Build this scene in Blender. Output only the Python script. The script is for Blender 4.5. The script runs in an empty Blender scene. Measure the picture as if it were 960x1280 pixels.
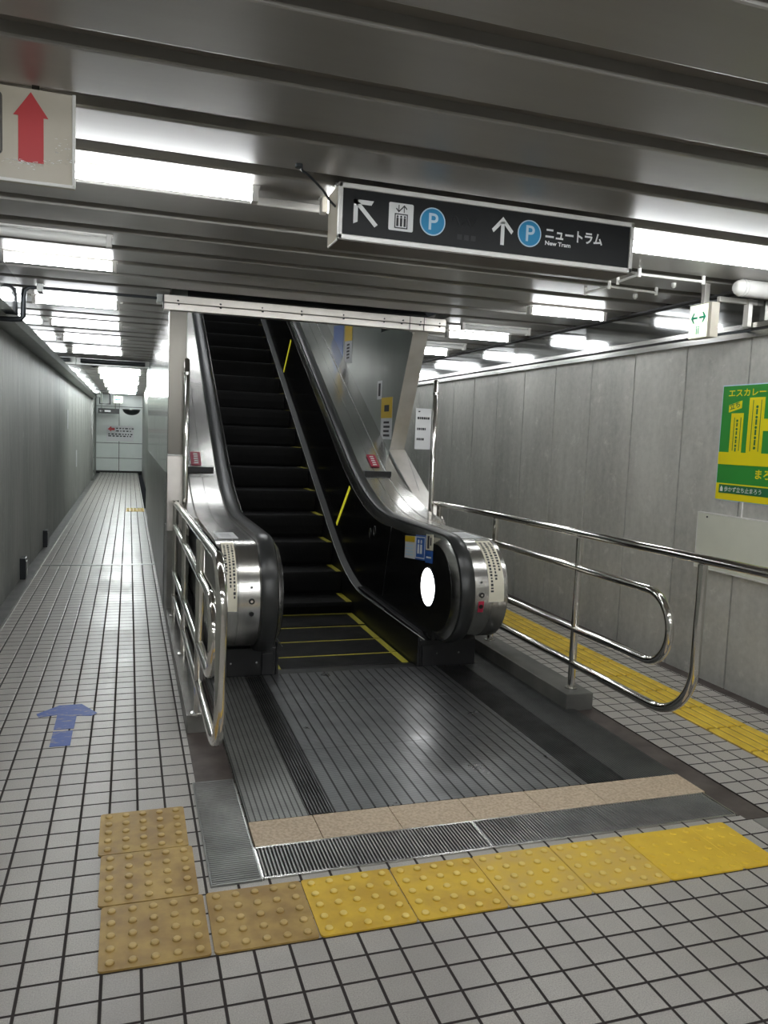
import bpy, math, random
from mathutils import Vector, Matrix
random.seed(7)
scn = bpy.context.scene
col = scn.collection
PI = math.pi

# ------------------------------------------------------------------ materials
def newmat(name):
    m = bpy.data.materials.new(name); m.use_nodes = True
    nt = m.node_tree; b = nt.nodes['Principled BSDF']
    return m, nt, b

class N:
    """tiny node helper"""
    def __init__(s, nt): s.nt = nt
    def n(s, t, **k):
        x = s.nt.nodes.new(t)
        for a, v in k.items(): setattr(x, a, v)
        return x
    def l(s, a, b): s.nt.links.new(a, b)
    def pos(s): return s.n('ShaderNodeNewGeometry').outputs['Position']
    def sep(s, v):
        x = s.n('ShaderNodeSeparateXYZ'); s.l(v, x.inputs[0]); return x.outputs
    def math(s, op, a, b=None, c=None):
        x = s.n('ShaderNodeMath', operation=op)
        for i, v in enumerate((a, b, c)):
            if v is None: continue
            if isinstance(v, (int, float)): x.inputs[i].default_value = v
            else: s.l(v, x.inputs[i])
        return x.outputs[0]
    def scale(s, v, sx, sy, sz):
        x = s.n('ShaderNodeVectorMath', operation='MULTIPLY'); s.l(v, x.inputs[0]); x.inputs[1].default_value = (sx, sy, sz)
        return x.outputs[0]
    def noise(s, v, sc, det=3, rough=.55):
        x = s.n('ShaderNodeTexNoise'); s.l(v, x.inputs['Vector']); x.inputs['Scale'].default_value = sc
        x.inputs['Detail'].default_value = det; x.inputs['Roughness'].default_value = rough
        return x.outputs['Fac']
    def ramp(s, f, stops):
        x = s.n('ShaderNodeValToRGB'); s.l(f, x.inputs[0])
        e = x.color_ramp.elements
        while len(e) < len(stops): e.new(.5)
        for i, (p, c) in enumerate(stops):
            e[i].position = p; e[i].color = (*c, 1) if len(c) == 3 else c
        return x.outputs[0]
    def mix(s, f, a, b, blend='MIX'):
        x = s.n('ShaderNodeMix', data_type='RGBA', blend_type=blend)
        for i, v in ((0, f), (6, a), (7, b)):
            if isinstance(v, (int, float)): x.inputs[i].default_value = v if i == 0 else (v, v, v, 1)
            elif isinstance(v, tuple): x.inputs[i].default_value = (*v, 1)
            else: s.l(v, x.inputs[i])
        return x.outputs[2]
    def maprange(s, f, a, b, c, d):
        x = s.n('ShaderNodeMapRange'); s.l(f, x.inputs[0])
        for i, v in enumerate((a, b, c, d)): x.inputs[i + 1].default_value = v
        return x.outputs[0]
    def bump(s, h, st, dist=.002):
        x = s.n('ShaderNodeBump'); s.l(h, x.inputs['Height']); x.inputs['Strength'].default_value = st
        x.inputs['Distance'].default_value = dist
        return x.outputs[0]

def plain(name, c, rough=.5, metal=0, spec=.5, emit=None, est=0):
    m, nt, b = newmat(name)
    b.inputs['Base Color'].default_value = (*c, 1); b.inputs['Roughness'].default_value = rough
    b.inputs['Metallic'].default_value = metal; b.inputs['Specular IOR Level'].default_value = spec
    if emit: b.inputs['Emission Color'].default_value = (*emit, 1); b.inputs['Emission Strength'].default_value = est
    return m

def worn(name, c, c2, rough=.5, metal=0, sc=6, stretch=(1, 1, 1), r2=None, bump=0, det=4, lo=.35, hi=.65):
    """colour drifting between two tones by noise; roughness drifts with it"""
    m, nt, b = newmat(name); q = N(nt)
    f = q.noise(q.scale(q.pos(), *stretch), sc, det)
    b.inputs['Metallic'].default_value = metal
    q.l(q.ramp(f, [(lo, c), (hi, c2)]), b.inputs['Base Color'])
    q.l(q.maprange(f, lo, hi, rough, r2 if r2 is not None else rough), b.inputs['Roughness'])
    if bump: q.l(q.bump(q.noise(q.scale(q.pos(), *stretch), sc * 6, 3), bump, .002), b.inputs['Normal'])
    return m

def tile_mat():
    m, nt, b = newmat('floor_tile'); q = N(nt)
    P = q.pos(); x, y, z = q.sep(P)
    fx = q.math('ABSOLUTE', q.math('SUBTRACT', q.math('FRACT', q.math('ADD', q.math('DIVIDE', q.math('SUBTRACT', x, .008), .1), 50.5)), .5))
    fy = q.math('ABSOLUTE', q.math('SUBTRACT', q.math('FRACT', q.math('ADD', q.math('DIVIDE', y, .1), 100.5)), .5))
    d = q.math('MINIMUM', fx, fy)                      # 0 at the joint
    joint = q.maprange(d, .036, .05, 1, 0)
    cx = q.math('FLOOR', q.math('ADD', q.math('DIVIDE', q.math('SUBTRACT', x, .008), .1), 50.0))
    cy = q.math('FLOOR', q.math('ADD', q.math('DIVIDE', y, .1), 100.0))
    cb = q.n('ShaderNodeCombineXYZ'); q.l(cx, cb.inputs[0]); q.l(cy, cb.inputs[1])
    wn = q.n('ShaderNodeTexWhiteNoise', noise_dimensions='2D'); q.l(cb.outputs[0], wn.inputs['Vector'])
    sp = q.noise(P, 260, 2, .7)
    dirt = q.noise(P, 1.6, 4, .6)
    c = q.ramp(sp, [(.3, (.33, .31, .285)), (.5, (.48, .455, .42)), (.72, (.60, .57, .53))])
    c = q.mix(q.math('MULTIPLY', wn.outputs['Value'], .35), c, (.33, .31, .29))
    c = q.mix(q.maprange(dirt, .42, .68, 0, .38), c, (.27, .25, .235))
    c = q.mix(joint, c, (.028, .021, .019))
    q.l(c, b.inputs['Base Color'])
    q.l(q.mix(joint, q.maprange(dirt, .35, .65, .42, .3), .85), b.inputs['Roughness'])
    h = q.maprange(d, .02, .07, 0, 1)
    q.l(q.bump(h, .8, .0015), b.inputs['Normal'])
    return m

def stripes(name, base, line, pitch, wid, axis=0, pitch2=None, wid2=.2, rough=.35, metal=.8, off=0):
    m, nt, b = newmat(name); q = N(nt)
    P = q.pos(); s = q.sep(P)
    def st(ax, p, w, o=0):
        f = q.math('ABSOLUTE', q.math('SUBTRACT', q.math('FRACT', q.math('ADD', q.math('DIVIDE', q.math('SUBTRACT', s[ax], o), p), 100.5)), .5))
        return q.maprange(f, w * .5, w * .5 + .04, 1, 0)
    k = st(axis, pitch, wid, off)
    if pitch2: k = q.math('MAXIMUM', k, q.math('MULTIPLY', st(1 - axis, pitch2, wid2), .45))
    w = q.noise(P, 3.5, 4)
    w2 = q.noise(q.scale(P, 1, 1, 1), 40, 2)
    c = q.mix(q.maprange(w, .35, .65, 0, .6), base, tuple(v * .55 for v in base))
    c = q.mix(k, c, line)
    q.l(c, b.inputs['Base Color']); b.inputs['Metallic'].default_value = metal
    q.l(q.math('ADD', q.maprange(w, .3, .7, rough, rough + .16), q.math('MULTIPLY', w2, .08)), b.inputs['Roughness'])
    q.l(q.bump(q.math('SUBTRACT', 1, k), .6, .0012), b.inputs['Normal'])
    return m

def concrete(name, a, b_, streak=1.0, rough=.6):
    m, nt, b = newmat(name); q = N(nt)
    P = q.pos()
    n1 = q.noise(q.scale(P, 1, 1, .35), 1.7, 5, .6)
    n2 = q.noise(q.scale(P, 9, 9, .8), 1.6, 4, .6)
    n3 = q.noise(P, 22, 5, .65)
    f = q.math('ADD', q.math('ADD', q.math('MULTIPLY', n1, .45), q.math('MULTIPLY', n2, .3 * streak)), q.math('MULTIPLY', n3, .25))
    lo = .38 + .15 * (streak - 1)
    c = q.ramp(f, [(lo, a), (lo + .22, b_)])
    sp = q.noise(P, 7, 6, .75)
    c = q.mix(q.maprange(sp, .58, .72, 0, .45), c, tuple(min(1, v * 1.5) for v in b_))
    q.l(c, b.inputs['Base Color'])
    q.l(q.maprange(n3, .3, .7, rough - .1, rough + .12), b.inputs['Roughness'])
    q.l(q.bump(n3, .15, .002), b.inputs['Normal'])
    return m

def brushed(name, c, rough=.25, stretch=(1, 1, 14), sc=8, dark=.75, aniso=0, bump=.03, metal=1):
    m, nt, b = newmat(name); q = N(nt)
    P = q.pos()
    n1 = q.noise(q.scale(P, *stretch), sc, 3)
    n2 = q.noise(P, 2.2, 3)
    q.l(q.mix(q.maprange(n1, .3, .7, 0, 1), c, tuple(v * dark for v in c)), b.inputs['Base Color'])
    b.inputs['Metallic'].default_value = metal
    q.l(q.maprange(n2, .25, .75, rough * .92, rough * 1.1), b.inputs['Roughness'])
    if bump: q.l(q.bump(n2, bump * .35, .02), b.inputs['Normal'])
    return m

M = {}
M['tile'] = tile_mat()
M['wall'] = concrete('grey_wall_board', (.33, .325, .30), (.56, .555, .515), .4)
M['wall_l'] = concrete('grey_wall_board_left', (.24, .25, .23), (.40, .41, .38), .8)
M['joint'] = plain('wall_joint', (.04, .04, .04), .8)
M['ceiling'] = brushed('ceiling_steel', (.30, .288, .268), .36, (.4, 6, 6), 3, .94, metal=.3, bump=0)
M['mirror_panel'] = brushed('polished_fascia', (.42, .43, .43), .09, (1, 1, .2), 8, .9, bump=0)
M['ceil_gap'] = plain('ceiling_gap', (.24, .22, .20), .45, .3)
M['steel'] = brushed('brushed_steel', (.62, .615, .59), .24)
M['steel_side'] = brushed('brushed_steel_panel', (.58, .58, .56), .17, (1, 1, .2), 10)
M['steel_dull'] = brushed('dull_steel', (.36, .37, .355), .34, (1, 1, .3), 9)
M['steel_deck'] = brushed('deck_steel', (.60, .59, .565), .22, (14, 1, 1), 6, .88, metal=.97)
M['shaft_wall'] = brushed('shaft_wall_steel', (.25, .28, .255), .33, (1, 1, .3), 4, .85, metal=.35)
M['pillar_dark'] = brushed('pillar_steel', (.17, .16, .14), .3, (1, 1, .3), 5, .85, metal=.7)
M['chrome'] = brushed('polished_tube', (.74, .72, .68), .09, (1, 1, 1), 5, .92, bump=.01)
M['aluminium'] = worn('painted_aluminium', (.60, .585, .55), (.50, .485, .45), .38, .55, 5)
M['beam'] = worn('beam_steel', (.74, .70, .66), (.62, .59, .55), .36, .75, 4)
M['white'] = worn('white_enamel', (.80, .79, .76), (.72, .71, .68), .4, 0, 8)
M['lamp_end'] = plain('lamp_cap', (.55, .54, .52), .4)
M['tube'] = plain('lit_tube', (.9, .9, .9), .4, emit=(.95, .98, 1.0), est=22)
M['tube_far'] = plain('lit_tube_far', (.9, .9, .9), .4, emit=(.93, 1.0, .99), est=70)
M['tube_off'] = plain('unlit_tube', (.72, .72, .70), .2)
M['disc'] = plain('lamp_disc', (.9, .9, .9), .4, emit=(1, 1, 1), est=6)
M['black'] = worn('black_balustrade', (.006, .006, .0065), (.009, .009, .009), .22, 0, 3, r2=.25)
M['black_matte'] = plain('black_paint', (.008, .008, .009), .45)
M['rubber'] = worn('handrail_rubber', (.022, .023, .023), (.026, .027, .027), .3, 0, 3, r2=.34)
M['yellow_line'] = plain('yellow_line', (.50, .45, .045), .5)
M['yellow_strip'] = plain('yellow_strip', (.95, .88, .05), .4, emit=(.9, .85, .05), est=.22)
M['stone'] = worn('beige_stone', (.46, .35, .24), (.64, .52, .38), .55, 0, 90, r2=.65, det=2)
M['gutter'] = worn('gutter_brown', (.06, .045, .04), (.11, .09, .08), .5, .1, 7)
M['gutter_grey'] = worn('gutter_grey', (.09, .09, .088), (.15, .148, .14), .45, .1, 5)
M['kerb'] = worn('kerb_metal', (.20, .195, .18), (.30, .29, .27), .42, .35, 5)
M['curb'] = worn('curb_stone', (.12, .12, .112), (.19, .185, .17), .45, .2, 4)
M['grate'] = worn('grate_steel', (.40, .395, .385), (.27, .265, .26), .38, .6, 5, r2=.5)
M['grate_base'] = plain('grate_base', (.012, .011, .011), .8)
M['plate'] = stripes('landing_plate', (.31, .315, .32), (.02, .02, .02), .0535, .12, 0, .0125, .5, .23, .85, off=.823)
M['plate_side'] = stripes('landing_side_plate', (.34, .345, .33), (.07, .07, .068), .022, .2, 0, .0125, .4, .3, .8, off=.5)
M['plate_dark'] = stripes('landing_dark_plate', (.14, .145, .14), (.05, .05, .05), .0125, .4, 0, None, .4, .36, .7)
M['rib'] = worn('rib_metal', (.16, .16, .16), (.09, .09, .09), .35, .9, 6)
M['step'] = stripes('step_tread', (.008, .008, .008), (.002, .002, .002), .0091, .5, 0, None, .2, .42, .5)
M['riser'] = stripes('step_riser', (.012, .012, .012), (.003, .003, .003), .0091, .5, 0, None, .2, .4, .4)
def tact(name, a, b):
    return worn(name, a, b, .42, 0, 9, r2=.55, det=5, lo=.38, hi=.62)
M['tact_worn'] = tact('tactile_ochre', (.33, .20, .055), (.50, .34, .11))
M['tact_mid'] = tact('tactile_yellow', (.62, .38, .035), (.78, .52, .05))
M['tact_pale'] = tact('tactile_pale_yellow', (.70, .47, .10), (.80, .54, .06))
M['tact_bright'] = tact('tactile_bright_yellow', (.78, .50, .03), (.86, .58, .045))
M['guide'] = tact('guide_yellow', (.70, .47, .03), (.84, .60, .06))
M['guide_base'] = tact('guide_groove', (.30, .19, .03), (.46, .30, .04))
M['dot_worn'] = tact('dot_ochre', (.52, .36, .13), (.62, .45, .18))
M['dot_mid'] = tact('dot_yellow', (.80, .60, .14), (.85, .66, .2))
M['sign_face'] = plain('sign_black', (.009, .010, .011), .35, spec=.28)
M['sign_white'] = plain('sign_white', (.84, .85, .85), .5)
M['sign_bottom'] = plain('sign_underside_dark', (.12, .10, .085), .5)
M['frame_metal'] = plain('sign_frame_metal', (.78, .77, .74), .35, .3)
M['ghost'] = plain('sign_ghost', (.022, .023, .026), .5)
M['blue'] = plain('sign_blue', (.01, .27, .55), .4)
M['pale_blue'] = plain('pale_blue_text', (.55, .74, .88), .5)
M['blue_st'] = plain('sticker_blue', (.02, .11, .42), .4)
M['red'] = plain('red_arrow', (.50, .035, .04), .45)
M['red_st'] = plain('sticker_red', (.42, .02, .06), .4)
M['cream'] = worn('cream_panel', (.50, .46, .37), (.56, .52, .44), .22, 0, 4)
M['paper'] = plain('cream_label', (.72, .68, .55), .5)
M['paper_w'] = plain('white_label', (.72, .73, .74), .5)
M['ink'] = plain('ink', (.03, .03, .035), .6)
M['green'] = plain('poster_green', (.035, .30, .045), .35)
M['green_dk'] = plain('poster_dark_green', (.02, .17, .06), .35)
M['poster_y'] = plain('poster_yellow', (.88, .74, .01), .35)
M['exit_green'] = plain('exit_green', (.0, .42, .24), .4)
M['exit_face'] = plain('exit_face', (.74, .78, .66), .4, emit=(.9, 1, .8), est=.6)
M['panel_g'] = worn('grey_green_panel', (.72, .73, .63), (.66, .67, .58), .4, 0, 3)
M['orange'] = plain('sticker_yellow', (.72, .50, .02), .45)
M['endtile'] = worn('glazed_wall_tile', (.74, .80, .77), (.80, .85, .82), .25, 0, 2)
M['dark_metal'] = plain('dark_metal', (.045, .05, .055), .35, .6)
M['glass'] = plain('clear_acrylic', (.95, .97, .97), .04)
_b = M['glass'].node_tree.nodes['Principled BSDF']; _b.inputs['Transmission Weight'].default_value = 1; _b.inputs['IOR'].default_value = 1.05
m, nt, b = newmat('blue_floor_paint'); q = N(nt)
f = q.noise(q.scale(q.pos(), 1, 2.5, 1), 14, 5, .7)
q.l(q.ramp(f, [(.36, (.24, .24, .30)), (.46, (.05, .11, .42)), (.75, (.035, .08, .36))]), b.inputs['Base Color']); b.inputs['Roughness'].default_value = .5
M['blue_paint'] = m

# ------------------------------------------------------------------ mesh builder
class MB:
    def __init__(s): s.v = []; s.f = []; s.mi = []; s.cur = 0; s.sm = []
    def add(s, vs, fs, smooth=False):
        o = len(s.v); s.v += [Vector(x) for x in vs]
        for f in fs: s.f.append([i + o for i in f]); s.mi.append(s.cur); s.sm.append(smooth)
        return s
    def box(s, x0, x1, y0, y1, z0, z1):
        v = [(x, y, z) for z in (z0, z1) for y in (y0, y1) for x in (x0, x1)]
        return s.add(v, [(0, 2, 3, 1), (4, 5, 7, 6), (0, 1, 5, 4), (2, 6, 7, 3), (0, 4, 6, 2), (1, 3, 7, 5)])
    def prism(s, poly, axis, a, b):
        """extrude a 2D polygon along axis; 2D coords are the two other axes in xyz order"""
        def P(p, t):
            if axis == 'x': return (t, p[0], p[1])
            if axis == 'y': return (p[0], t, p[1])
            return (p[0], p[1], t)
        n = len(poly)
        v = [P(p, a) for p in poly] + [P(p, b) for p in poly]
        f = [list(range(n))[::-1], list(range(n, 2 * n))] + [(i, (i + 1) % n, n + (i + 1) % n, n + i) for i in range(n)]
        return s.add(v, f)
    def tube(s, pts, r, seg=14, closed=False, caps=True):
        pts = [Vector(p) for p in pts]; n = len(pts)
        rings = []; up = None
        for i, p in enumerate(pts):
            a = pts[i - 1] if i > 0 or closed else p
            c = pts[(i + 1) % n] if i < n - 1 or closed else p
            t = (c - a).normalized()
            if up is None:
                up = Vector((0, 0, 1)) if abs(t.z) < .9 else Vector((1, 0, 0))
            sd = t.cross(up).normalized(); up = sd.cross(t).normalized()
            rr = r[i] if isinstance(r, (list, tuple)) else r
            rings.append([p + rr * (math.cos(2 * PI * k / seg) * sd + math.sin(2 * PI * k / seg) * up) for k in range(seg)])
        v = [x for ring in rings for x in ring]; f = []
        for i in range(n if closed else n - 1):
            j = (i + 1) % n
            for k in range(seg):
                f.append((i * seg + k, i * seg + (k + 1) % seg, j * seg + (k + 1) % seg, j * seg + k))
        s.add(v, f, True)
        if caps and not closed:
            o = len(s.v) - len(v)
            for ring, rev in ((0, False), (n - 1, True)):
                idx = [o + ring * seg + k for k in range(seg)]
                s.f.append(idx if rev else idx[::-1]); s.mi.append(s.cur); s.sm.append(False)
        return s
    def cyl(s, a, b, r, seg=20): return s.tube([a, b], r, seg)
    def sweep(s, path, section, smooth=True, closed=True, caps=True):
        """path: (y,z); section: (x, n) with n measured outward from the path"""
        n = len(path); m = len(section); v = []
        for i, (y, z) in enumerate(path):
            a = path[max(i - 1, 0)]; c = path[min(i + 1, n - 1)]
            ty, tz = c[0] - a[0], c[1] - a[1]; L = math.hypot(ty, tz) or 1; ty /= L; tz /= L
            for (x, o) in section: v.append((x, y - tz * o, z + ty * o))
        f = []
        for i in range(n - 1):
            for k in range(m if closed else m - 1):
                j = (k + 1) % m
                f.append((i * m + k, i * m + j, (i + 1) * m + j, (i + 1) * m + k))
        s.add(v, f, smooth)
        if caps and closed:
            o = len(s.v) - len(v)
            s.f.append([o + k for k in range(m)]); s.mi.append(s.cur); s.sm.append(False)
            s.f.append([o + (n - 1) * m + k for k in range(m)][::-1]); s.mi.append(s.cur); s.sm.append(False)
        return s
    def frame_poly(s, O, R, U, poly, t=.002):
        """flat polygon (u,v) on a frame, given thickness t along R x U"""
        O, R, U = Vector(O), Vector(R).normalized(), Vector(U).normalized(); Nn = R.cross(U)
        n = len(poly)
        v = [O + R * a + U * b for a, b in poly] + [O + R * a + U * b + Nn * t for a, b in poly]
        f = [list(range(n))[::-1], list(range(n, 2 * n))] + [(i, (i + 1) % n, n + (i + 1) % n, n + i) for i in range(n)]
        return s.add(v, f)

def mesh_of(mb, name, mats, shift=Vector((0, 0, 0))):
    me = bpy.data.meshes.new(name)
    me.from_pydata([tuple(v - shift) for v in mb.v], [], mb.f)
    for m in mats: me.materials.append(m)
    for p, i, s in zip(me.polygons, mb.mi, mb.sm): p.material_index = i; p.use_smooth = s
    import bmesh
    bm = bmesh.new(); bm.from_mesh(me); bmesh.ops.recalc_face_normals(bm, faces=bm.faces); bm.to_mesh(me); bm.free()
    if any(mb.sm): me.set_sharp_from_angle(angle=.7)
    return me

def wloc(o):
    v = Vector(o.location); p = o.parent
    while p: v += Vector(p.location); p = p.parent
    return v

SPLIT = {'arrow', 'button', 'clamp', 'clip', 'faded_marks', 'hanger', 'joint_line', 'ring_mark', 'screw', 'yellow_marking', 'yellow_strip'}
def pieces(mb):
    n = len(mb.v); par = list(range(n))
    def fd(a):
        while par[a] != a: par[a] = par[par[a]]; a = par[a]
        return a
    for f in mb.f:
        for i in f[1:]: par[fd(i)] = fd(f[0])
    isl = {}
    for i in range(n): isl.setdefault(fd(i), []).append(i)
    ks = list(isl); bb = []
    for k in ks:
        vs = [mb.v[i] for i in isl[k]]
        bb.append(([min(v[a] for v in vs) for a in range(3)], [max(v[a] for v in vs) for a in range(3)]))
    gp = list(range(len(ks)))
    def fg(a):
        while gp[a] != a: a = gp[a]
        return a
    for i in range(len(ks)):
        for j in range(i):
            gap = [max(0, bb[i][0][a] - bb[j][1][a], bb[j][0][a] - bb[i][1][a]) for a in range(3)]
            sz = max(max(bb[q_][1][a] - bb[q_][0][a] for a in range(3)) for q_ in (i, j))
            if math.sqrt(sum(g_ * g_ for g_ in gap)) <= max(.02, .5 * sz): gp[fg(i)] = fg(j)
    grp = {}
    for i, k in enumerate(ks):
        for v in isl[k]: grp[v] = fg(i)
    out = []
    for g_ in sorted(set(grp.values())):
        m2 = MB(); idx = {}
        for f, mi, sm in zip(mb.f, mb.mi, mb.sm):
            if grp[f[0]] != g_: continue
            for i in f:
                if i not in idx: idx[i] = len(m2.v); m2.v.append(mb.v[i])
            m2.f.append([idx[i] for i in f]); m2.mi.append(mi); m2.sm.append(sm)
        out.append(m2)
    return out

def obj(name, mb, mats, parent=None, *a, **k):
    if name in SPLIT and parent:
        for m2 in pieces(mb): o = obj1(name, m2, mats, parent, *a, **k)
        return o
    return obj1(name, mb, mats, parent, *a, **k)

def obj1(name, mb, mats, parent=None, bevel=0, label=None, cat=None, group=None, kind=None, seg=2):
    if not isinstance(mats, (list, tuple)): mats = [mats]
    mats = [M[k] if isinstance(k, str) else k for k in mats]
    shift = wloc(parent) if parent else Vector((0, 0, 0))
    me = mesh_of(mb, name, mats, shift)
    o = bpy.data.objects.new(name, me); col.objects.link(o)
    if parent: o.parent = parent
    if bevel:
        md = o.modifiers.new('bevel', 'BEVEL'); md.width = bevel; md.segments = seg; md.limit_method = 'ANGLE'; md.angle_limit = .6
        md.harden_normals = False
    if label: o['label'] = label
    if cat: o['category'] = cat
    if group: o['group'] = group
    if kind: o['kind'] = kind
    return o

def thing(name, label, cat, loc=(0, 0, 0), group=None, kind=None):
    o = bpy.data.objects.new(name, None); col.objects.link(o); o.location = loc; o.empty_display_size = .1
    o['label'] = label
    if cat: o['category'] = cat
    if group: o['group'] = group
    if kind: o['kind'] = kind
    return o

def dup(root, loc, label):
    r = root.copy(); col.objects.link(r); r.location = loc; r['label'] = label
    for ch in list(root.children):
        c = ch.copy(); col.objects.link(c); c.parent = r
        for g in list(ch.children):
            d = g.copy(); col.objects.link(d); d.parent = c
    return r

def struct(name, mb, mats, bevel=0, label=None):
    return obj(name, mb, mats, None, bevel, kind='structure', label=label)

def text(mb, body, O, R, U, height, t=.0015, width=None, bold=0, center=False):
    """adds lettering to mb on the frame O,R,U; cap height = height"""
    cu = bpy.data.curves.new('lettering', 'FONT'); cu.body = body; cu.size = 1; cu.offset = bold; cu.resolution_u = 4
    ob = bpy.data.objects.new('lettering', cu); col.objects.link(ob)
    dg = bpy.context.evaluated_depsgraph_get(); dg.update()
    me = bpy.data.meshes.new_from_object(ob.evaluated_get(dg))
    vs = [v.co.copy() for v in me.vertices]; fs = [list(p.vertices) for p in me.polygons]
    bpy.data.objects.remove(ob); bpy.data.curves.remove(cu); bpy.data.meshes.remove(me)
    if not vs: return
    x0, x1 = min(v.x for v in vs), max(v.x for v in vs); y0, y1 = min(v.y for v in vs), max(v.y for v in vs)
    sy = height / (y1 - y0); sx = width / (x1 - x0) if width else sy
    if center: O = Vector(O) - Vector(R).normalized() * (x1 - x0) * sx / 2
    O, R, U = Vector(O), Vector(R).normalized(), Vector(U).normalized(); Nn = R.cross(U)
    mb.add([O + R * ((v.x - x0) * sx) + U * ((v.y - y0) * sy) + Nn * t for v in vs], fs)

def rect(u0, u1, v0, v1): return [(u0, v0), (u1, v0), (u1, v1), (u0, v1)]
def circ(cu, cv, r, n=32): return [(cu + r * math.cos(2 * PI * k / n), cv + r * math.sin(2 * PI * k / n)) for k in range(n)]
def rrect(u0, u1, v0, v1, r, n=4):
    out = []
    for cx, cy, a in ((u1 - r, v1 - r, 0), (u0 + r, v1 - r, PI / 2), (u0 + r, v0 + r, PI), (u1 - r, v0 + r, 3 * PI / 2)):
        out += [(cx + r * math.cos(a + k * PI / 2 / n), cy + r * math.sin(a + k * PI / 2 / n)) for k in range(n + 1)]
    return out
def bez(p0, p1, p2, n=14): return [tuple((1 - t) ** 2 * a + 2 * t * (1 - t) * b + t * t * c for a, b, c in zip(p0, p1, p2)) for t in [k / n for k in range(n + 1)]]

# ------------------------------------------------------------------ key dimensions
XL, XR = -.90, 3.55            # corridor walls
YB, YE = -7.0, 24.2
ZC = 2.4                       # ceiling
HX0, HX1 = .335, 2.47          # escalator housing, outer faces
HY = 3.95                      # housing front
MX = 1.36                      # escalator centre line
CEIL_IN = 2.29

# ------------------------------------------------------------------ floor
mb = MB()
mb.box(-.77, HX0, YB, YE, -.08, 0)
mb.box(HX0, .5, YB, .333, -.08, 0); mb.box(.5, 2.38, YB, .333, -.08, 0); mb.box(2.38, 3.42, YB, .3, -.08, 0)
mb.box(2.51, 3.42, .3, 14.3, -.08, 0)
mb.box(HX0, HX1 + .05, .3, 12.6, -.10, -.012)
struct('floor', mb, 'tile')
mb = MB(); mb.box(XL - .02, -.782, YB, YE, -.08, -.03); struct('trim_1', mb, 'gutter_grey')       # left drain channel
mb = MB(); mb.box(-.785, -.765, YB, YE, -.07, .006); struct('trim_2', mb, 'kerb', .002)          # its metal lip
mb = MB(); mb.box(3.42, XR + .02, YB, 14.3, -.08, -.02); struct('trim_3', mb, 'gutter')           # right drain channel
mb = MB(); mb.box(2.382, 2.508, .3, 12.6, -.09, -.004); struct('trim_4', mb, 'gutter')             # brown strip beside the landing
mb = MB(); mb.box(.336, .492, 1.09, 12.6, -.09, -.003); struct('trim_5', mb, 'gutter')
mb = MB()
mb.box(-.764, HX0 + .005, 6.50, 6.545, -.01, .004)
struct('trim_6', mb, 'steel_dull')                                                              # expansion joint across the corridor
mb = MB(); mb.box(2.40, 2.9, .03, .29, -.01, .003); struct('trim_7', mb, 'kerb')

# ------------------------------------------------------------------ walls
def panel_wall(name, x, xb, y0, y1, first, pitch, mat, z1):
    mb = MB(); lo, hi = min(x, xb), max(x, xb)
    y = first
    while y > y0: y -= pitch
    while y < y1:
        a, b = max(y + .006, y0), min(y + pitch - .006, y1)
        if b > a: mb.box(lo, hi, a, b, -.06, z1)
        y += pitch
    mb.cur = 1
    s = .012 if xb > x else -.012
    mb.box(min(x + s, xb + s), max(x + s, xb + s), y0, y1, -.06, z1 + .03)
    struct(name, mb, [mat, 'joint'])
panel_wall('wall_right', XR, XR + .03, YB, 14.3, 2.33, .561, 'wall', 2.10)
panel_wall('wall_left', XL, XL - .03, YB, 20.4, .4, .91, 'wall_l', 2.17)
mb = MB(); mb.box(XL - .04, XR + .06, YB - .05, YB, -.06, 2.6); struct('wall_back', mb, 'wall')
mb = MB(); mb.box(HX1 - .1, XR + .06, 14.3, 14.35, -.06, 2.6); struct('wall_northeast', mb, 'wall')
# far end of the left corridor: large glazed tiles with dark joints
mb = MB()
zs = [.05, .45, .92, 2.05, 2.6]; xs = [-.95, -.23, .56]
for a in range(4):
    for b_ in range(2): mb.box(xs[b_] + .008, xs[b_ + 1] - .008, 24.0, 24.05, zs[a] + .008, zs[a + 1] - .008)
mb.cur = 1; mb.box(-1.0, .6, 24.03, 24.08, -.06, 2.62); mb.box(-.95, .56, 23.97, 24.04, 0, .05)
struct('wall_far', mb, ['endtile', 'joint'])
mb = MB(); mb.box(XL - .03, XL + .06, 20.4, 20.75, -.05, 2.4); struct('trim_8', mb, 'steel_side', .004)
mb = MB(); mb.box(XL - .05, XL, 20.75, 24.1, -.05, 2.4); struct('wall_northwest', mb, 'wall_l')
# corridor side past the escalator housing
mb = MB()
for k in range(9): mb.box(.46, .52, 10.35 + k * 1.53, 10.35 + k * 1.53 + 1.515, -.05, 2.42)
mb.cur = 1; mb.box(.475, .56, 10.3, 24.1, -.05, 2.42)
struct('wall_inner', mb, ['steel_dull', 'joint'])
mb = MB(); mb.box(.36, .47, 10.28, 10.42, 0, 2.4); mb.box(.36, .47, 11.3, 11.42, 0, 2.4); mb.box(.36, .47, 10.42, 11.3, 2.02, 2.4)
struct('door_1', mb, 'dark_metal', .004)

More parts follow.
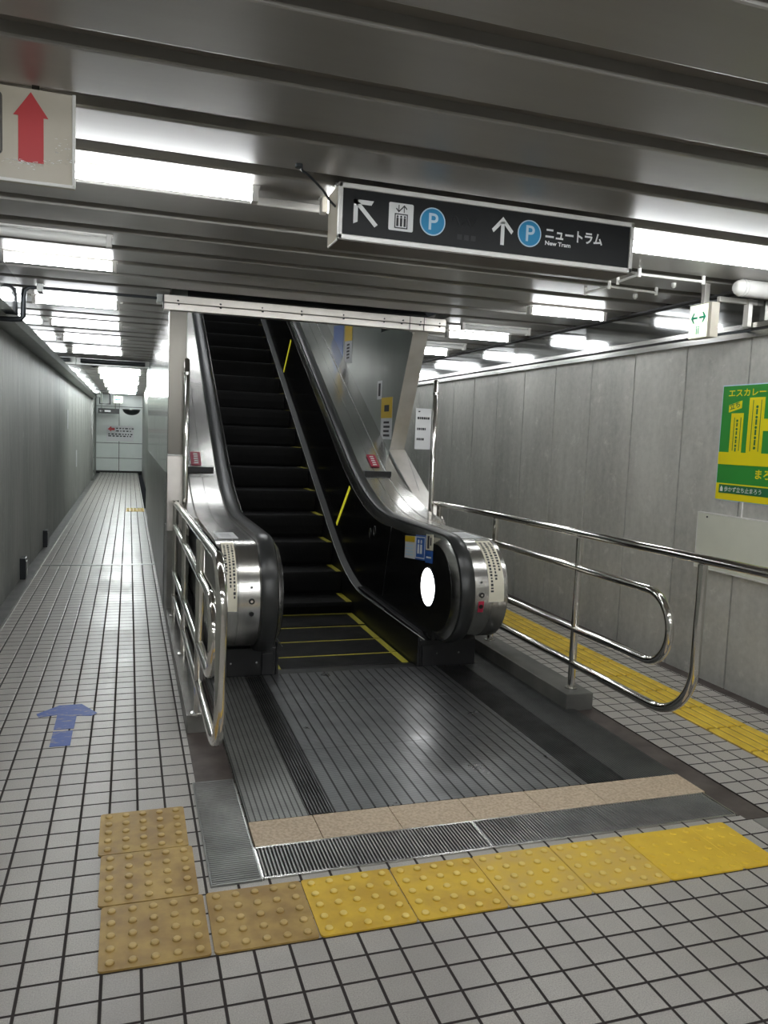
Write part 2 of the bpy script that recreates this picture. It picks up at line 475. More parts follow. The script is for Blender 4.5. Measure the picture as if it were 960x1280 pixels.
# fascias along both walls, under the ceiling
mb = MB()
mb.box(-.74, -.665, YB, 20.4, 2.17, ZC)
mb.cur = 1; mb.box(XL - .03, -.74, YB, 20.4, 2.17, 2.19)
struct('trim_9', mb, ['mirror_panel', 'steel_dull'])
mb = MB()
mb.box(3.575, 3.60, YB, 14.3, 2.19, ZC + .02)
mb.cur = 1; mb.box(3.52, 3.60, YB, 14.3, 2.10, 2.135); mb.box(3.535, 3.60, YB, 14.3, 2.155, 2.185)
mb.cur = 2; mb.box(3.548, 3.60, YB, 14.3, 2.135, 2.19)
mb.box(3.545, 3.575, YB, 14.3, 2.385, 2.40)
struct('trim_10', mb, ['mirror_panel', 'steel', 'joint'])

# ------------------------------------------------------------------ ceiling: wide steel boards with recesses between
mb = MB()
def board(x0, x1, y0, y1):
    # tray shaped board with down-turned rounded edges
    z = ZC
    sec = [(y0, z + .045), (y0, z + .008), (y0 + .003, z + .002), (y0 + .009, z), (y1 - .009, z), (y1 - .003, z + .002), (y1, z + .008), (y1, z + .045)]
    mb.prism(sec, 'x', x0, x1)
k = -18
while True:
    y0 = .217 + .4 * k; y1 = y0 + .295
    if y0 > 14.2 and y0 > 23.8: break
    if y1 < HY: board(-.72, 3.6, y0, y1)
    else:
        board(-.72, HX0 if y0 < 10.2 else .47, y0, y1)
        if y0 < 14.2: board(HX1, 3.6, y0, y1)
    k += 1
mb.cur = 1
mb.box(-.95, 3.65, YB - .05, HY, ZC + .038, ZC + .06)
mb.box(-.95, HX0, HY, 24.1, ZC + .038, ZC + .06); mb.box(HX1, 3.65, HY, 14.35, ZC + .038, ZC + .06); mb.box(HX0 - .01, .6, 10.0, 24.1, ZC + .038, ZC + .06)
struct('ceiling', mb, ['ceiling', 'ceil_gap'])

# ------------------------------------------------------------------ drain gratings, stone strip
g = thing('drain_grating', 'long steel slot grating between the beige stone strip and the yellow tiles', 'grating', (1.42, .43, 0))
mb = MB(); mb.box(.49, 2.36, .338, .528, -.02, -.0105); obj('channel_base', mb, 'grate_base', g)
mb = MB(); mb.box(.488, 2.362, .333, .341, -.002, .007); mb.box(.488, 2.362, .524, .532, -.002, .007)
mb.box(.486, .492, .333, .532, -.002, .007); mb.box(2.358, 2.364, .333, .532, -.002, .007); mb.box(1.30, 1.308, .34, .53, -.002, .0072)
obj('grating_frame', mb, 'steel', g)
mb = MB(); x = .497
while x < 2.354:
    mb.box(x, x + .0056, .34, .526, -.010, .0065); x += .0125
obj('grating_bars', mb, 'grate', g)
g = thing('drain_grating', 'narrow steel grating running back beside the left end of the stone strip', 'grating', (.41, .7, 0))
mb = MB(); mb.box(.336, .484, .338, 1.09, -.02, -.0105); obj('channel_base', mb, 'grate_base', g)
mb = MB(); mb.box(.322, .328, .333, 1.095, -.002, .007); mb.box(.481, .486, .333, 1.095, -.002, .007)
mb.box(.322, .486, .331, .337, -.002, .007); mb.box(.322, .486, 1.088, 1.095, -.002, .007)
obj('grating_frame', mb, 'steel_dull', g)
mb = MB(); y = .343
while y < 1.082:
    mb.box(.327, .482, y, y + .0056, -.010, .0062); y += .0125
obj('grating_bars', mb, 'grate', g)
# beige stone slabs
xs = [.492, .735, 1.035, 1.33, 1.62, 1.905, 2.378]
mb = MB()
for a, b_ in zip(xs, xs[1:]): mb.box(a + .0015, b_ - .0015, .534, .712, -.01, .008)
obj('stone_threshold', mb, 'stone', None, .0012, 'row of beige granite slabs in front of the ribbed steel landing', 'threshold')

# ------------------------------------------------------------------ landing plate of the escalator
L = thing('landing_plate', 'ribbed dark steel floor plate at the foot of the escalator', 'floor plate', (1.4, 1.6, 0))
def plate(name, x0, x1, y0, y1, mat, z=.008, bev=.001):
    mb = MB(); mb.box(x0, x1, y0, y1, -.008, z); return obj(name, mb, mat, L, bev)
plate('side_plate', .495, .724, .715, 2.46, 'plate_side')
plate('side_plate', 2.115, 2.378, .715, 2.46, 'plate_dark')
for a, b_ in ((.715, 1.32), (1.322, 1.93), (1.932, 2.46)):
    plate('ribbed_panel', .815, 1.925, a, b_, 'plate', .009)
plate('side_plate', 2.205, 2.378, 2.462, 3.7, 'plate_dark')
for x0, x1 in ((.726, .813), (1.927, 2.113)):
    mb = MB(); mb.box(x0, x1, .715, 2.46, -.008, .002)
    mb.cur = 1; x = x0 + .004
    while x < x1 - .004:
        mb.box(x, x + .0055, .718, 2.44, .002, .009); x += .0125
    obj('ribbed_strip', mb, ['grate_base', 'rib'], L)
# comb plate
mb = MB(); mb.prism([(2.46, -.008), (2.46, .009), (2.535, .009), (2.56, .003), (2.56, -.008)], 'x', .925, 1.795)
x = .93
while x < 1.79:
    mb.box(x, x + .004, 2.53, 2.575, -.003, .006); x += .0091
obj('comb_plate', mb, 'rib', L)

# ------------------------------------------------------------------ tactile blocks
def block_mesh(w, d, worn_bumps=1.0):
    mb = MB(); mb.prism(rrect(0, w, 0, d, .012, 3), 'z', -.001, .0055)
    # chamfered rim
    nx = max(1, round(w / .0596)); ny = max(1, round(d / .0596)); h = .0068 * worn_bumps; nseg = 14
    for i in range(nx):
        for j in range(ny):
            cx = w / nx * (i + .5); cy = d / ny * (j + .5); base = len(mb.v)
            rings = [(.0128, .0), (.0118, .5), (.0098, .88), (.0060, 1.0)]
            vs = [(cx + r * math.cos(2 * PI * k / nseg), cy + r * math.sin(2 * PI * k / nseg), .0055 + h * q_) for r, q_ in rings for k in range(nseg)]
            fs = [(a * nseg + k, a * nseg + (k + 1) % nseg, (a + 1) * nseg + (k + 1) % nseg, (a + 1) * nseg + k) for a in range(3) for k in range(nseg)]
            fs.append([3 * nseg + k for k in range(nseg)])
            mb.cur = 0; mb.add(vs, fs[:nseg], True); mb.cur = 1; mb.add(vs, fs[nseg:], True); mb.cur = 0
    return mb
blk = mesh_of(block_mesh(.296, .296), 'tactile_paving', [M['tact_mid'], M['dot_mid']])
blk_worn = mesh_of(block_mesh(.296, .296), 'tactile_paving', [M['tact_worn'], M['dot_worn']])
blk_pale = mesh_of(block_mesh(.296, .296), 'tactile_paving', [M['tact_pale'], M['dot_mid']])
blk_flat = mesh_of(block_mesh(.298, .296, .45), 'tactile_paving', [M['tact_bright'], M['tact_bright']])
blk_cut = mesh_of(block_mesh(.158, .296, .4), 'tactile_paving', [M['tact_bright'], M['tact_bright']])
spots = [(-.002, .002, blk_worn, 'brownish yellow dotted paving block at the left corner of the front row'),
         (.302, .002, blk_worn, 'brownish yellow dotted paving block directly below the narrow side grating'),
         (.602, .002, blk, 'third dotted yellow paving block from the left in the front row'),
         (.902, .002, blk, 'fourth dotted yellow paving block from the left in the front row'),
         (1.202, .002, blk_pale, 'pale yellow dotted paving block in the middle of the front row'),
         (1.502, .002, blk_pale, 'pale yellow dotted paving block just left of the bright worn one'),
         (1.801, .002, blk_flat, 'bright yellow paving block with worn dots near the right end'),
         (2.101, .002, blk_cut, 'cut piece of bright yellow dotted paving at the far right end of the row'),
         (-.012, .304, blk_worn, 'brownish yellow dotted paving block left of the narrow grating, nearer of two'),
         (-.022, .604, blk_worn, 'brownish yellow dotted paving block left of the narrow grating, farther of two')]
for x, y, me, lab in spots:
    o = bpy.data.objects.new('tactile_paving', me); col.objects.link(o); o.location = (x, y, 0)
    o['label'] = lab; o['category'] = 'paving block'; o['group'] = 'dotted yellow tactile blocks in front of the escalator'
    if y < .1: o.rotation_euler.z = random.uniform(-.004, .004)
# guide bars along the right corridor
mb = MB(); mb.cur = 1; mb.box(0, .268, 0, .296, -.001, .004); mb.cur = 0
for k in range(4):
    x = .033 + .0673 * k
    mb.prism([(x - .026, .004), (x - .020, .0095), (x + .020, .0095), (x + .026, .004)], 'y', .006, .290)
gm = mesh_of(mb, 'guide_paving', [M['guide'], M['guide_base']])
ords = ['first', 'second', 'third', 'fourth', 'fifth', 'sixth', 'seventh', 'eighth', 'ninth', 'tenth', 'eleventh', 'twelfth', 'thirteenth', 'fourteenth', 'fifteenth', 'sixteenth']
for k in range(14):
    o = bpy.data.objects.new('guide_paving', gm); col.objects.link(o); o.location = (2.9, .55 + .3 * k, 0)
    o['label'] = 'ribbed yellow guide paving block along the right wall, ' + ords[k] + ' from the near end'
    o['category'] = 'paving block'; o['group'] = 'ribbed yellow guide blocks beside the right wall'
o = bpy.data.objects.new('guide_paving', mesh_of(block_mesh(.296, .55), 'tactile_paving', [M['tact_pale'], M['dot_mid']])); col.objects.link(o); o.location = (.03, 12.0, 0)
o.name = 'tactile_paving'; o['label'] = 'small pale yellow dotted paving patch far down the left corridor'; o['category'] = 'paving block'

# blue arrow painted on the corridor floor
mb = MB()
mb.prism([(-.262, 1.615), (-.175, 1.615), (-.175, 1.80), (-.262, 1.80)], 'z', 0, .0012)
mb.prism([(-.262, 1.825), (-.172, 1.825), (-.170, 2.0), (-.10, 1.985), (-.075, 2.02), (-.155, 2.17), (-.262, 2.17), (-.36, 2.06), (-.345, 2.01), (-.262, 2.03)], 'z', 0, .0012)
obj('painted_arrow', mb, 'blue_paint', None, 0, 'faded blue arrow painted on the left corridor floor', 'floor marking')

# ------------------------------------------------------------------ escalator
E = thing('escalator', 'dark escalator climbing away, with black side panels and rubber handrails', 'escalator', (MX, 2.5, 0))
SL = .566
YTOP = 12.4
def incline(z0, yk, t0, t1, ytop=YTOP, ystart=None, n=16):
    a = (yk - t0, z0); c = (yk + t1, z0 + SL * t1)
    pts = bez(a, (yk, z0), c, n)
    pts.append((ytop, z0 + SL * (ytop - yk)))
    return pts
CY, CZ, CR = 2.36, .53, .335
newel = [(2.80, CZ - CR), (2.58, CZ - CR)] + [(CY - CR * math.sin(a), CZ - CR * math.cos(a)) for a in [PI * k / 30 for k in range(31)]]
hand_path = newel + [(3.0, CZ + CR)] + incline(CZ + CR, 3.97, .62, .75)
trim_path = [(2.36, .2), (3.2, .2)] + incline(.2, 4.20, .5, .6)
def off(path, d):
    out = []
    for i, (y, z) in enumerate(path):
        a = path[max(i - 1, 0)]; c = path[min(i + 1, len(path) - 1)]
        ty, tz = c[0] - a[0], c[1] - a[1]; Ln = math.hypot(ty, tz); out.append((y - tz / Ln * d, z + ty / Ln * d))
    return out
def mx(x, side): return x if side > 0 else 2 * MX - x
def msec(sec, side): return [(mx(x, side), n) for x, n in sec]
for side in (1, -1):
    hl = 'right' if side > 0 else 'left'
    # rubber handrail
    sec = [(1.893, -.034), (1.888, -.022), (1.892, -.006), (1.905, .001), (1.935, .004), (1.962, .001), (1.976, -.006), (1.980, -.022), (1.975, -.034)]
    mb = MB(); mb.sweep(hand_path, msec(sec, side)); obj('handrail', mb, 'rubber', E)
    # steel edging between black panel and handrail
    sec = [(1.853, -.075), (1.853, -.066), (1.884, -.016), (1.897, -.03), (1.905, -.05), (1.905, -.075)]
    mb = MB(); mb.sweep(hand_path, msec(sec, side)); obj('balustrade_edging', mb, 'steel', E)
    # black inner panel
    top = off(hand_path[2:], -.068)
    poly = top + [(YTOP, trim_path[-1][1])] + [(y, z) for y, z in reversed(trim_path)]
    mb = MB(); mb.prism(poly, 'x', mx(1.850, side), mx(1.872, side)); pnl = obj('inner_panel', mb, 'black', E)
    # thin joint and ring details
    mb = MB(); mb.prism([(3.222, .80), (3.228, .80), (3.378, .27), (3.372, .27)], 'x', mx(1.849, side), mx(1.851, side)); obj('panel_joint', mb, 'steel_dull', pnl)
    mb = MB()
    for yy, zz in ((3.73, .69), (3.62, .72)): mb.tube([(mx(1.848, side), yy + .025 * math.cos(a), zz + .04 * math.sin(a)) for a in [2 * PI * k / 16 for k in range(16)]], .002, 5, True)
    obj('ring_mark', mb, 'steel_dull', pnl)
    mb = MB()
    for p0, p1 in (((4.37, 1.00), (4.77, .64)), ((7.16, 2.51), (7.56, 2.18))):
        dy, dz = .012, .012
        mb.prism([(p0[0] - dy, p0[1] - dz), (p0[0] + dy, p0[1] + dz), (p1[0] + dy, p1[1] + dz), (p1[0] - dy, p1[1] - dz)], 'x', mx(1.8465, side), mx(1.851, side))
    obj('yellow_strip', mb, 'yellow_strip', pnl)
    # skirt, ledge and its bright line
    poly = [(y, z) for y, z in trim_path] + [(YTOP, trim_path[-1][1] - .8), (5.2, .1), (4.4, -.06), (2.47, -.06)]
    mb = MB(); mb.prism([(2.47, .2)] + poly[1:], 'x', mx(1.800, side), mx(1.812, side)); obj('skirt_panel', mb, 'black_matte', E)
    mb = MB(); mb.sweep(trim_path[1:], msec([(1.800, -.004), (1.798, .004), (1.851, .03), (1.855, .0), (1.81, -.01)], side)); obj('skirt_ledge', mb, 'black_matte', E)
    mb = MB(); mb.sweep(trim_path, msec([(1.7975, .003), (1.7975, .0075), (1.802, .010), (1.802, .004)], side)); obj('skirt_trim', mb, 'steel_dull', E)
    # stainless deck that wraps round the newel
    dsec = [(1.975, -.034), (2.095, -.034), (2.097, -.038), (2.101, -.038), (2.103, -.034), (2.198, -.034), (2.2, -.04), (2.2, -.07), (1.975, -.07)]
    mb = MB(); mb.sweep(hand_path, msec(dsec, side)); obj('deck', mb, 'steel_deck', E, .0)
    so = off(hand_path, -.045)
    mb = MB(); mb.prism([(2.80, .24)] + [p for p in so if p[0] < 4.3] + [(4.5, so[-1][1] - SL * (YTOP - 4.5)), (YTOP, so[-1][1]), (YTOP, so[-1][1] - 1.0), (4.6, .24)], 'x', mx(2.185, side), mx(2.197, side))
    obj('side_panel', mb, 'steel_side' if side > 0 else 'steel_dull', E)
    # outer deck strip beside the housing wall
    x1 = 2.332 if side > 0 else 2.252
    ip = [p for p in off(hand_path, -.034) if p[0] > 3.42 and p[1] > .5]
    mb = MB(); mb.sweep(ip, msec([(2.2, 0), (2.206, -.004), (2.210, 0), (x1, 0), (x1, -.03), (2.2, -.03)], side)); obj('outer_deck', mb, 'steel_deck', E)
    # block across the deck
    mb = MB(); yb = 4.46; zb = so[-1][1] - SL * (YTOP - yb)
    w0, w1 = (1.995, 2.235) if side > 0 else (2.0, 2.24)
    mb.box(min(mx(w0, side), mx(w1, side)), max(mx(w0, side), mx(w1, side)), yb - .035, yb + .03, zb - .03, zb + .035)
    obj('deck_stop', mb, 'black_matte', E, .003)
    # newel plinth
    mb = MB(); a, b_ = sorted((mx(1.815, side), mx(2.195, side)))
    mb.prism([(2.47, 0), (2.47, .17), (2.52, .215), (3.9, .24), (3.9, 0)], 'x', a, b_)
    mb.box(min(mx(1.83, side), mx(1.9, side)), max(mx(1.83, side), mx(1.9, side)), 2.455, 2.47, .01, .14)
    pl = obj('newel_base', mb, 'black_matte', E, .003)
    mb = MB()
    for xx in (1.93, 2.08): mb.cyl((mx(xx, side), 2.466, .085), (mx(xx, side), 2.472, .085), .006, 10)
    obj('screw', mb, 'steel', pl)
    # round lamp in the newel
    if side > 0:
        mb = MB(); mb.prism(circ(2.46, .515, .118, 40), 'x', 1.846, 1.852); obj('newel_lamp', mb, 'disc', E, label='round glowing white lamp on the right inner panel')
        mb = MB(); mb.tube([(1.848, 2.46 + .122 * math.cos(a), .515 + .122 * math.sin(a)) for a in [2 * PI * k / 40 for k in range(40)]], .005, 8, True); obj('lamp_ring', mb, 'dark_metal', E)

# things on the newel fronts: follow the cylinder
def arc_strip(x0, x1, a0, a1, r, n=14, t=.0015):
    """a measured from the top of the newel forward (0 = top, 90 = front)"""
    mb = MB(); v = []
    for k in range(n + 1):
        a = math.radians(a0 + (a1 - a0) * k / n)
        for rr in (r, r + t): v += [(x0, CY - rr * math.sin(a), CZ + rr * math.cos(a)), (x1, CY - rr * math.sin(a), CZ + rr * math.cos(a))]
    f = []
    for k in range(n):
        o = 4 * k
        f += [(o + 2, o + 3, o + 7, o + 6), (o, o + 4, o + 5, o + 1), (o, o + 2, o + 6, o + 4), (o + 1, o + 5, o + 7, o + 3)]
    f += [(0, 1, 3, 2), (4 * n, 4 * n + 2, 4 * n + 3, 4 * n + 1)]
    return mb.add(v, f, False)
DR = CR - .034
def newel_notice(side, x0, x1, a0, a1):
    p = obj('notice_label', arc_strip(min(mx(x0, side), mx(x1, side)), max(mx(x0, side), mx(x1, side)), a0, a1, DR + .001), 'paper', E)
    mb = MB()
    r = random.Random(side + 5); w = x1 - x0
    for c in range(3):
        xc = x0 + w * (.2 + .3 * c); a = a0 + 6
        hi = a1 - 12 - 12 * c
        while a < hi:
            da = 1.6 + r.random() * 1.4; ww = w * (.05 + .05 * r.random())
            s_ = arc_strip(min(mx(xc - ww, side), mx(xc + ww, side)), max(mx(xc - ww, side), mx(xc + ww, side)), a, a + da, DR + .003, 1, .0006)
            mb.add(s_.v, s_.f); a += da + 1.3
    obj('print', mb, 'ink', p)
newel_notice(1, 2.075, 2.172, 12, 96)
newel_notice(-1, 2.105, 2.172, 14, 98)
for side in (1, -1):
    mb = MB(); xa = mx(2.028, side)
    for a, r_ in ((74, .006), (88, .016), (101, .013)):
        aa = math.radians(a); d = Vector((0, -math.sin(aa), math.cos(aa))); c = Vector((xa, CY, CZ)) + d * DR
        mb.cyl(c, c + d * .006, r_, 16)
    bt = obj('button', mb, 'black_matte', E)
    mb = MB(); aa = math.radians(88); d = Vector((0, -math.sin(aa), math.cos(aa))); c = Vector((xa, CY, CZ)) + d * (DR + .005); mb.cyl(c, c + d * .003, .007, 12)
    obj('key_lock', mb, 'steel', bt)
    if side > 0: obj('stop_plate', arc_strip(2.012, 2.046, 95, 108, DR + .0008), 'red_st', E)
# sheets lying on the newel tops
for side, x0, x1 in ((1, 2.02, 2.17), (-1, 2.06, 2.17)):
    mb = MB(); a, b_ = sorted((mx(x0, side), mx(x1, side))); zt = CZ + CR - .033
    mb.box(a, b_, 2.40, 2.66, zt, zt + .0015); p = obj('notice_label', mb, 'paper_w', E, label='white printed sheet on top of the newel')
    mb = MB()
    for k in range(4): mb.box(a + .02, b_ - .03, 2.45 + .045 * k, 2.456 + .045 * k, zt + .0015, zt + .002)
    obj('print', mb, 'ink', p)
# sticker group on the right inner panel (frame: right = -Y seen from the steps)
O = (1.8495, 2.915, .63); Rr = (0, -1, .10); Uu = (0, 0, 1)
st = thing_p = None
mb = MB(); mb.frame_poly(O, Rr, Uu, rect(0, .20, 0, .15)); s0 = obj('safety_sticker', mb, 'paper_w', E, label='white and yellow safety notice on the black inner panel')
mb = MB(); mb.frame_poly((1.8470, 2.915, .63), Rr, Uu, rect(.0, .19, .11, .148), .001); obj('sticker_band', mb, 'orange', s0)
mb = MB()
for k in range(4): mb.frame_poly((1.8470, 2.915, .63), Rr, Uu, rect(.02, .16, .02 + .021 * k, .028 + .021 * k), .0008)
obj('print', mb, 'pale_blue', s0)
mb = MB(); mb.frame_poly(O, Rr, Uu, rect(.205, .385, 0, .16)); s1 = obj('safety_sticker', mb, 'blue_st', E, label='blue pictogram sticker with white figures on the black panel')
mb = MB()
for cx in (.26, .31):
    mb.frame_poly((1.8470, 2.915, .63), Rr, Uu, circ(cx, .118, .013, 12), .001)
    mb.frame_poly((1.8470, 2.915, .63), Rr, Uu, [(cx - .018, .04), (cx + .018, .04), (cx + .014, .1), (cx - .014, .1)], .001)
for r_ in (rect(.212, .218, .01, .15), rect(.37, .376, .01, .15), rect(.212, .376, .01, .016), rect(.212, .376, .144, .15)): mb.frame_poly((1.8470, 2.915, .63), Rr, Uu, r_, .001)
obj('pictogram', mb, 'sign_white', s1)
mb = MB(); mb.frame_poly(O, Rr, Uu, rect(.39, .51, .07, .17)); s2 = obj('safety_sticker', mb, 'paper', E, label='small cream sticker above a dark blue one')
mb = MB(); mb.frame_poly((1.8470, 2.915, .63), Rr, Uu, rect(.42, .45, .08, .16), .001); mb.frame_poly((1.8470, 2.915, .63), Rr, Uu, rect(.465, .485, .1, .15), .001); obj('print', mb, 'ink', s2)
mb = MB(); mb.frame_poly(O, Rr, Uu, rect(.39, .51, -.01, .066)); s3 = obj('safety_sticker', mb, 'blue_st', E, label='dark blue sticker with a white line')
mb = MB(); mb.frame_poly((1.8470, 2.915, .63), Rr, Uu, rect(.41, .49, .02, .03), .001); obj('print', mb, 'sign_white', s3)
# red stickers on the inclined decks
def on_deck(y): return so[-1][1] - SL * (YTOP - y) + .013
for side, y0 in ((1, 4.56), (-1, 4.52)):
    a, b_ = sorted((mx(2.09, side), mx(2.17, side)))
    mb = MB(); v = []
    U3 = Vector((0, 1, SL)).normalized()
    mb.frame_poly((a, y0, on_deck(y0)), (1, 0, 0), U3, rect(0, b_ - a, 0, .20)); p = obj('warning_sticker', mb, 'red_st', E, label='red warning sticker on the deck')
    mb = MB()
    for k in range(5): mb.frame_poly(Vector((a, y0, on_deck(y0))) + Vector((0, -SL, 1)).normalized() * .002, (1, 0, 0), U3, [(.02 + .005 * (k % 2), .02 + .034 * k), (.06, .022 + .034 * k), (.055, .04 + .034 * k), (.025, .036 + .034 * k)], .001)
    obj('print', mb, 'sign_white', p)

# steps
F = [2.565, 2.84, 3.20, 3.59]; Z = [0, 0, 0, .008]
y, z = 3.96, .10
Zs = [.10, .275]
F += [3.97, 4.33]; Z += [.10, .285]
while F[-1] < 11.6: F.append(F[-1] + .355); Z.append(Z[-1] + .355 * SL)
for i in range(len(F) - 1):
    y0, z0 = F[i], Z[i]; dn = z0 - (Z[i - 1] if i else 0)
    y1 = F[i + 1] + .03; y1 = max(y1, y0 + .30)
    if Z[i + 1] - z0 < .03: y1 = F[i + 1] - .003
    mb = MB(); mb.cur = 0
    drop = max(dn + .03, .05)
    # tread with a slightly overhanging nose and a curved riser
    sec = [(y1, z0 - .03), (y1, z0), (y0 + .006, z0), (y0, z0 - .006), (y0 + .002, z0 - .03), (y0 + .012, z0 - drop * .4), (y0 + .03, z0 - drop * .75), (y0 + .055, z0 - drop), (y0 + .09, z0 - drop)]
    mb.prism(sec, 'x', .928, 1.793)
    s_ = obj('step', mb, 'step', E)
    mb = MB()
    if i <= 3:
        yy = F[i + 1] if Z[i + 1] - z0 < .03 else F[i + 1]
        mb.box(.93, 1.79, yy - .018, yy - .006, z0, z0 + .0015)
    ym = min(y1 - .006, F[i + 1] - .006)
    mb.box(1.745, 1.79, y0 + .006, ym, z0, z0 + .0018); mb.box(.932, .96, y0 + .006, ym, z0, z0 + .0018)
    obj('yellow_marking', mb, 'yellow_line', s_)

# ------------------------------------------------------------------ housing round the escalator
H = thing('escalator_housing', 'stainless steel housing that encloses the upper part of the escalator', 'housing', (MX, HY, 0))
# left: pillar and long side wall
mb = MB(); mb.box(HX0, .466, HY, HY + .03, .68, 1.235); obj('pillar_panel', mb, 'beam', H, .003)
mb = MB(); mb.box(HX0 + .004, .462, HY + .012, HY + .03, 1.245, 2.30); obj('pillar_panel', mb, 'pillar_dark', H, .002)
mb = MB(); mb.prism([(HX0, 1.235), (HX0, 1.25), (.466, 1.25), (.466, 1.235)], 'y', HY - .006, HY + .02); obj('pillar_lip', mb, 'steel', H, .002)
mb = MB(); mb.box(HX0 + .008, .462, HY + .035, HY + .5, 0, .68); obj('lower_box', mb, 'kerb', H, .003)
y = HY + .03
k = 0
while y < 10.25:
    y2 = min(y + 1.56, 10.28)
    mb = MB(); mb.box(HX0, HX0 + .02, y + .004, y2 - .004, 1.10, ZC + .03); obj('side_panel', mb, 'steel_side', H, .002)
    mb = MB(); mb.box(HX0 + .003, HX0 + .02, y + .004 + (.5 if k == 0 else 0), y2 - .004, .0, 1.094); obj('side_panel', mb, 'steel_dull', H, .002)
    y = y2; k += 1
mb = MB(); mb.box(HX0 + .02, .466, HY + .03, 12.4, .69, 6.6); mb.box(HX0 + .02, .466, HY + .5, 12.4, -.01, .69); obj('inner_wall', mb, 'shaft_wall', H)
# right: wall with the leaning front edge and low parapet
prof = [(3.76, 0), (3.76, .77), (4.80, 1.31), (4.26, 2.38), (4.26, 2.42), (5.2, 2.42), (5.2, 6.6), (12.4, 6.6), (12.4, 0)]
mb = MB(); mb.prism(prof, 'x', 2.334, HX1); obj('side_wall', mb, 'shaft_wall', H, .003)
mb = MB(); mb.sweep([(3.765, .775), (4.795, 1.315)], [(2.325, 0), (2.325, .012), (HX1 + .006, .012), (HX1 + .006, 0)], False); obj('parapet_cap', mb, 'beam', H, .002)
mb = MB(); mb.box(2.328, HX1 + .004, 3.735, 3.762, .0, .775); obj('parapet_front', mb, 'beam', H, .002)
mb = MB(); mb.sweep([(4.80, 1.32), (4.262, 2.386)], [(2.332, .0), (2.332, .006), (HX1, .006), (HX1, .0)], False); obj('front_edge_plate', mb, 'aluminium', H, .001)
mb = MB(); mb.prism([(4.262, 2.30), (4.262, 2.386), (4.34, 2.386)], 'x', 2.315, 2.334); mb.box(2.30, 2.334, 4.2, 4.30, 2.32, 2.39); obj('corner_bracket', mb, 'aluminium', H, .002)
# header beam: two stacked angles with a joint and screws
B = obj('header_beam', MB().box(.295, 2.47, HY - .05, HY + .03, 2.335, 2.388), 'beam', H, .003)
mb = MB(); mb.box(.297, 2.468, HY - .044, HY + .03, 2.285, 2.331); obj('lower_flange', mb, 'beam', B, .002)
mb = MB()
for x in (.40, .70, 1.0, 1.3, 1.62, 1.95, 2.10, 2.25, 2.42):
    for zz in (2.352, 2.326): mb.cyl((x + random.uniform(-.01, .01), HY - .054, zz), (x, HY - .044, zz), .006, 8)
obj('screw', mb, 'dark_metal', B)
mb = MB(); mb.box(2.16, 2.165, HY - .052, HY - .045, 2.286, 2.387); mb.box(2.28, 2.285, HY - .052, HY - .045, 2.286, 2.387); obj('joint_line', mb, 'dark_metal', B)
mb = MB(); mb.box(.29, .297, HY - .056, HY + .03, 2.29, 2.388); obj('end_cap', mb, 'black_matte', B)
# sloping soffit and ends of the shaft
mb = MB(); mb.prism([(HY + .03, 2.36), (HY + .03, 2.42), (12.4, 6.75), (12.4, 6.6)], 'x', .466, 2.334); obj('soffit', mb, 'black_matte', H)
mb = MB(); mb.box(.466, 2.334, 12.35, 12.4, 4.5, 6.7); obj('shaft_end', mb, 'black_matte', H)
# upper landing floor
mb = MB(); mb.box(.466, 2.334, F[-1] + .05, 12.4, Z[-1] - .2, Z[-1] - .03); obj('upper_floor', mb, 'black_matte', H)

# guard poles and acrylic guard
def pole(x, y, z0, z1, lab):
    P = thing('guard_pole', lab, 'pole', (x, y, z0), 'vertical steel guard poles at the housing corners')
    mb = MB(); mb.tube([(x, y, z0), (x, y, z1 - .012), (x, y, z1 - .003), (x, y, z1)], [.021, .021, .015, .004], 16); obj('tube', mb, 'chrome', P)
    mb = MB(); mb.cyl((x, y, z1 - .12), (x, y, z1 - .10), .025, 16); mb.cyl((x, y, z0 + .03), (x, y, z0 + .05), .025, 16)
    mb.box(x - .006, x + .006, y, y + .04, z1 - .12, z1 - .10); obj('clamp', mb, 'steel', P)
pole(.462, 3.90, .80, 1.95, 'vertical steel pole at the left housing pillar, above the railing')
pole(2.362, 3.78, .80, 1.90, 'vertical steel pole at the right of the escalator, before the leaning wall edge')
mb = MB(); mb.prism([(2.345, .82), (2.345, 1.84), (2.30, 1.86), (2.15, 1.30)], 'y', 3.80, 3.806)
obj('acrylic_guard', mb, 'glass', None, 0, 'clear acrylic guard plate fixed to the right steel pole', 'guard plate')
S = thing('notice_sheet', 'white paper notice with three lines fixed beside the right steel pole', 'notice', (2.27, 3.79, 1.35))
mb = MB(); mb.frame_poly((2.205, 3.792, 1.35), (1, 0, 0), (0, 0, 1), rect(0, .13, 0, .32), .003); obj('sheet', mb, 'paper_w', S)
mb = MB()
for zz, w in ((.235, .105), (.15, .085), (.07, .06)):
    u = .014; r = random.Random(int(w * 1000))
    while u < w:
        ww = .008 + .008 * r.random(); mb.frame_poly((2.205, 3.788, 1.35 + zz), (1, 0, 0), (0, 0, 1), rect(u, u + ww, .0, .018), .001); u += ww + .004
mb.frame_poly((2.205, 3.788, 1.35), (1, 0, 0), (0, 0, 1), rect(.02, .035, .29, .30), .001)
obj('print', mb, 'ink', S)

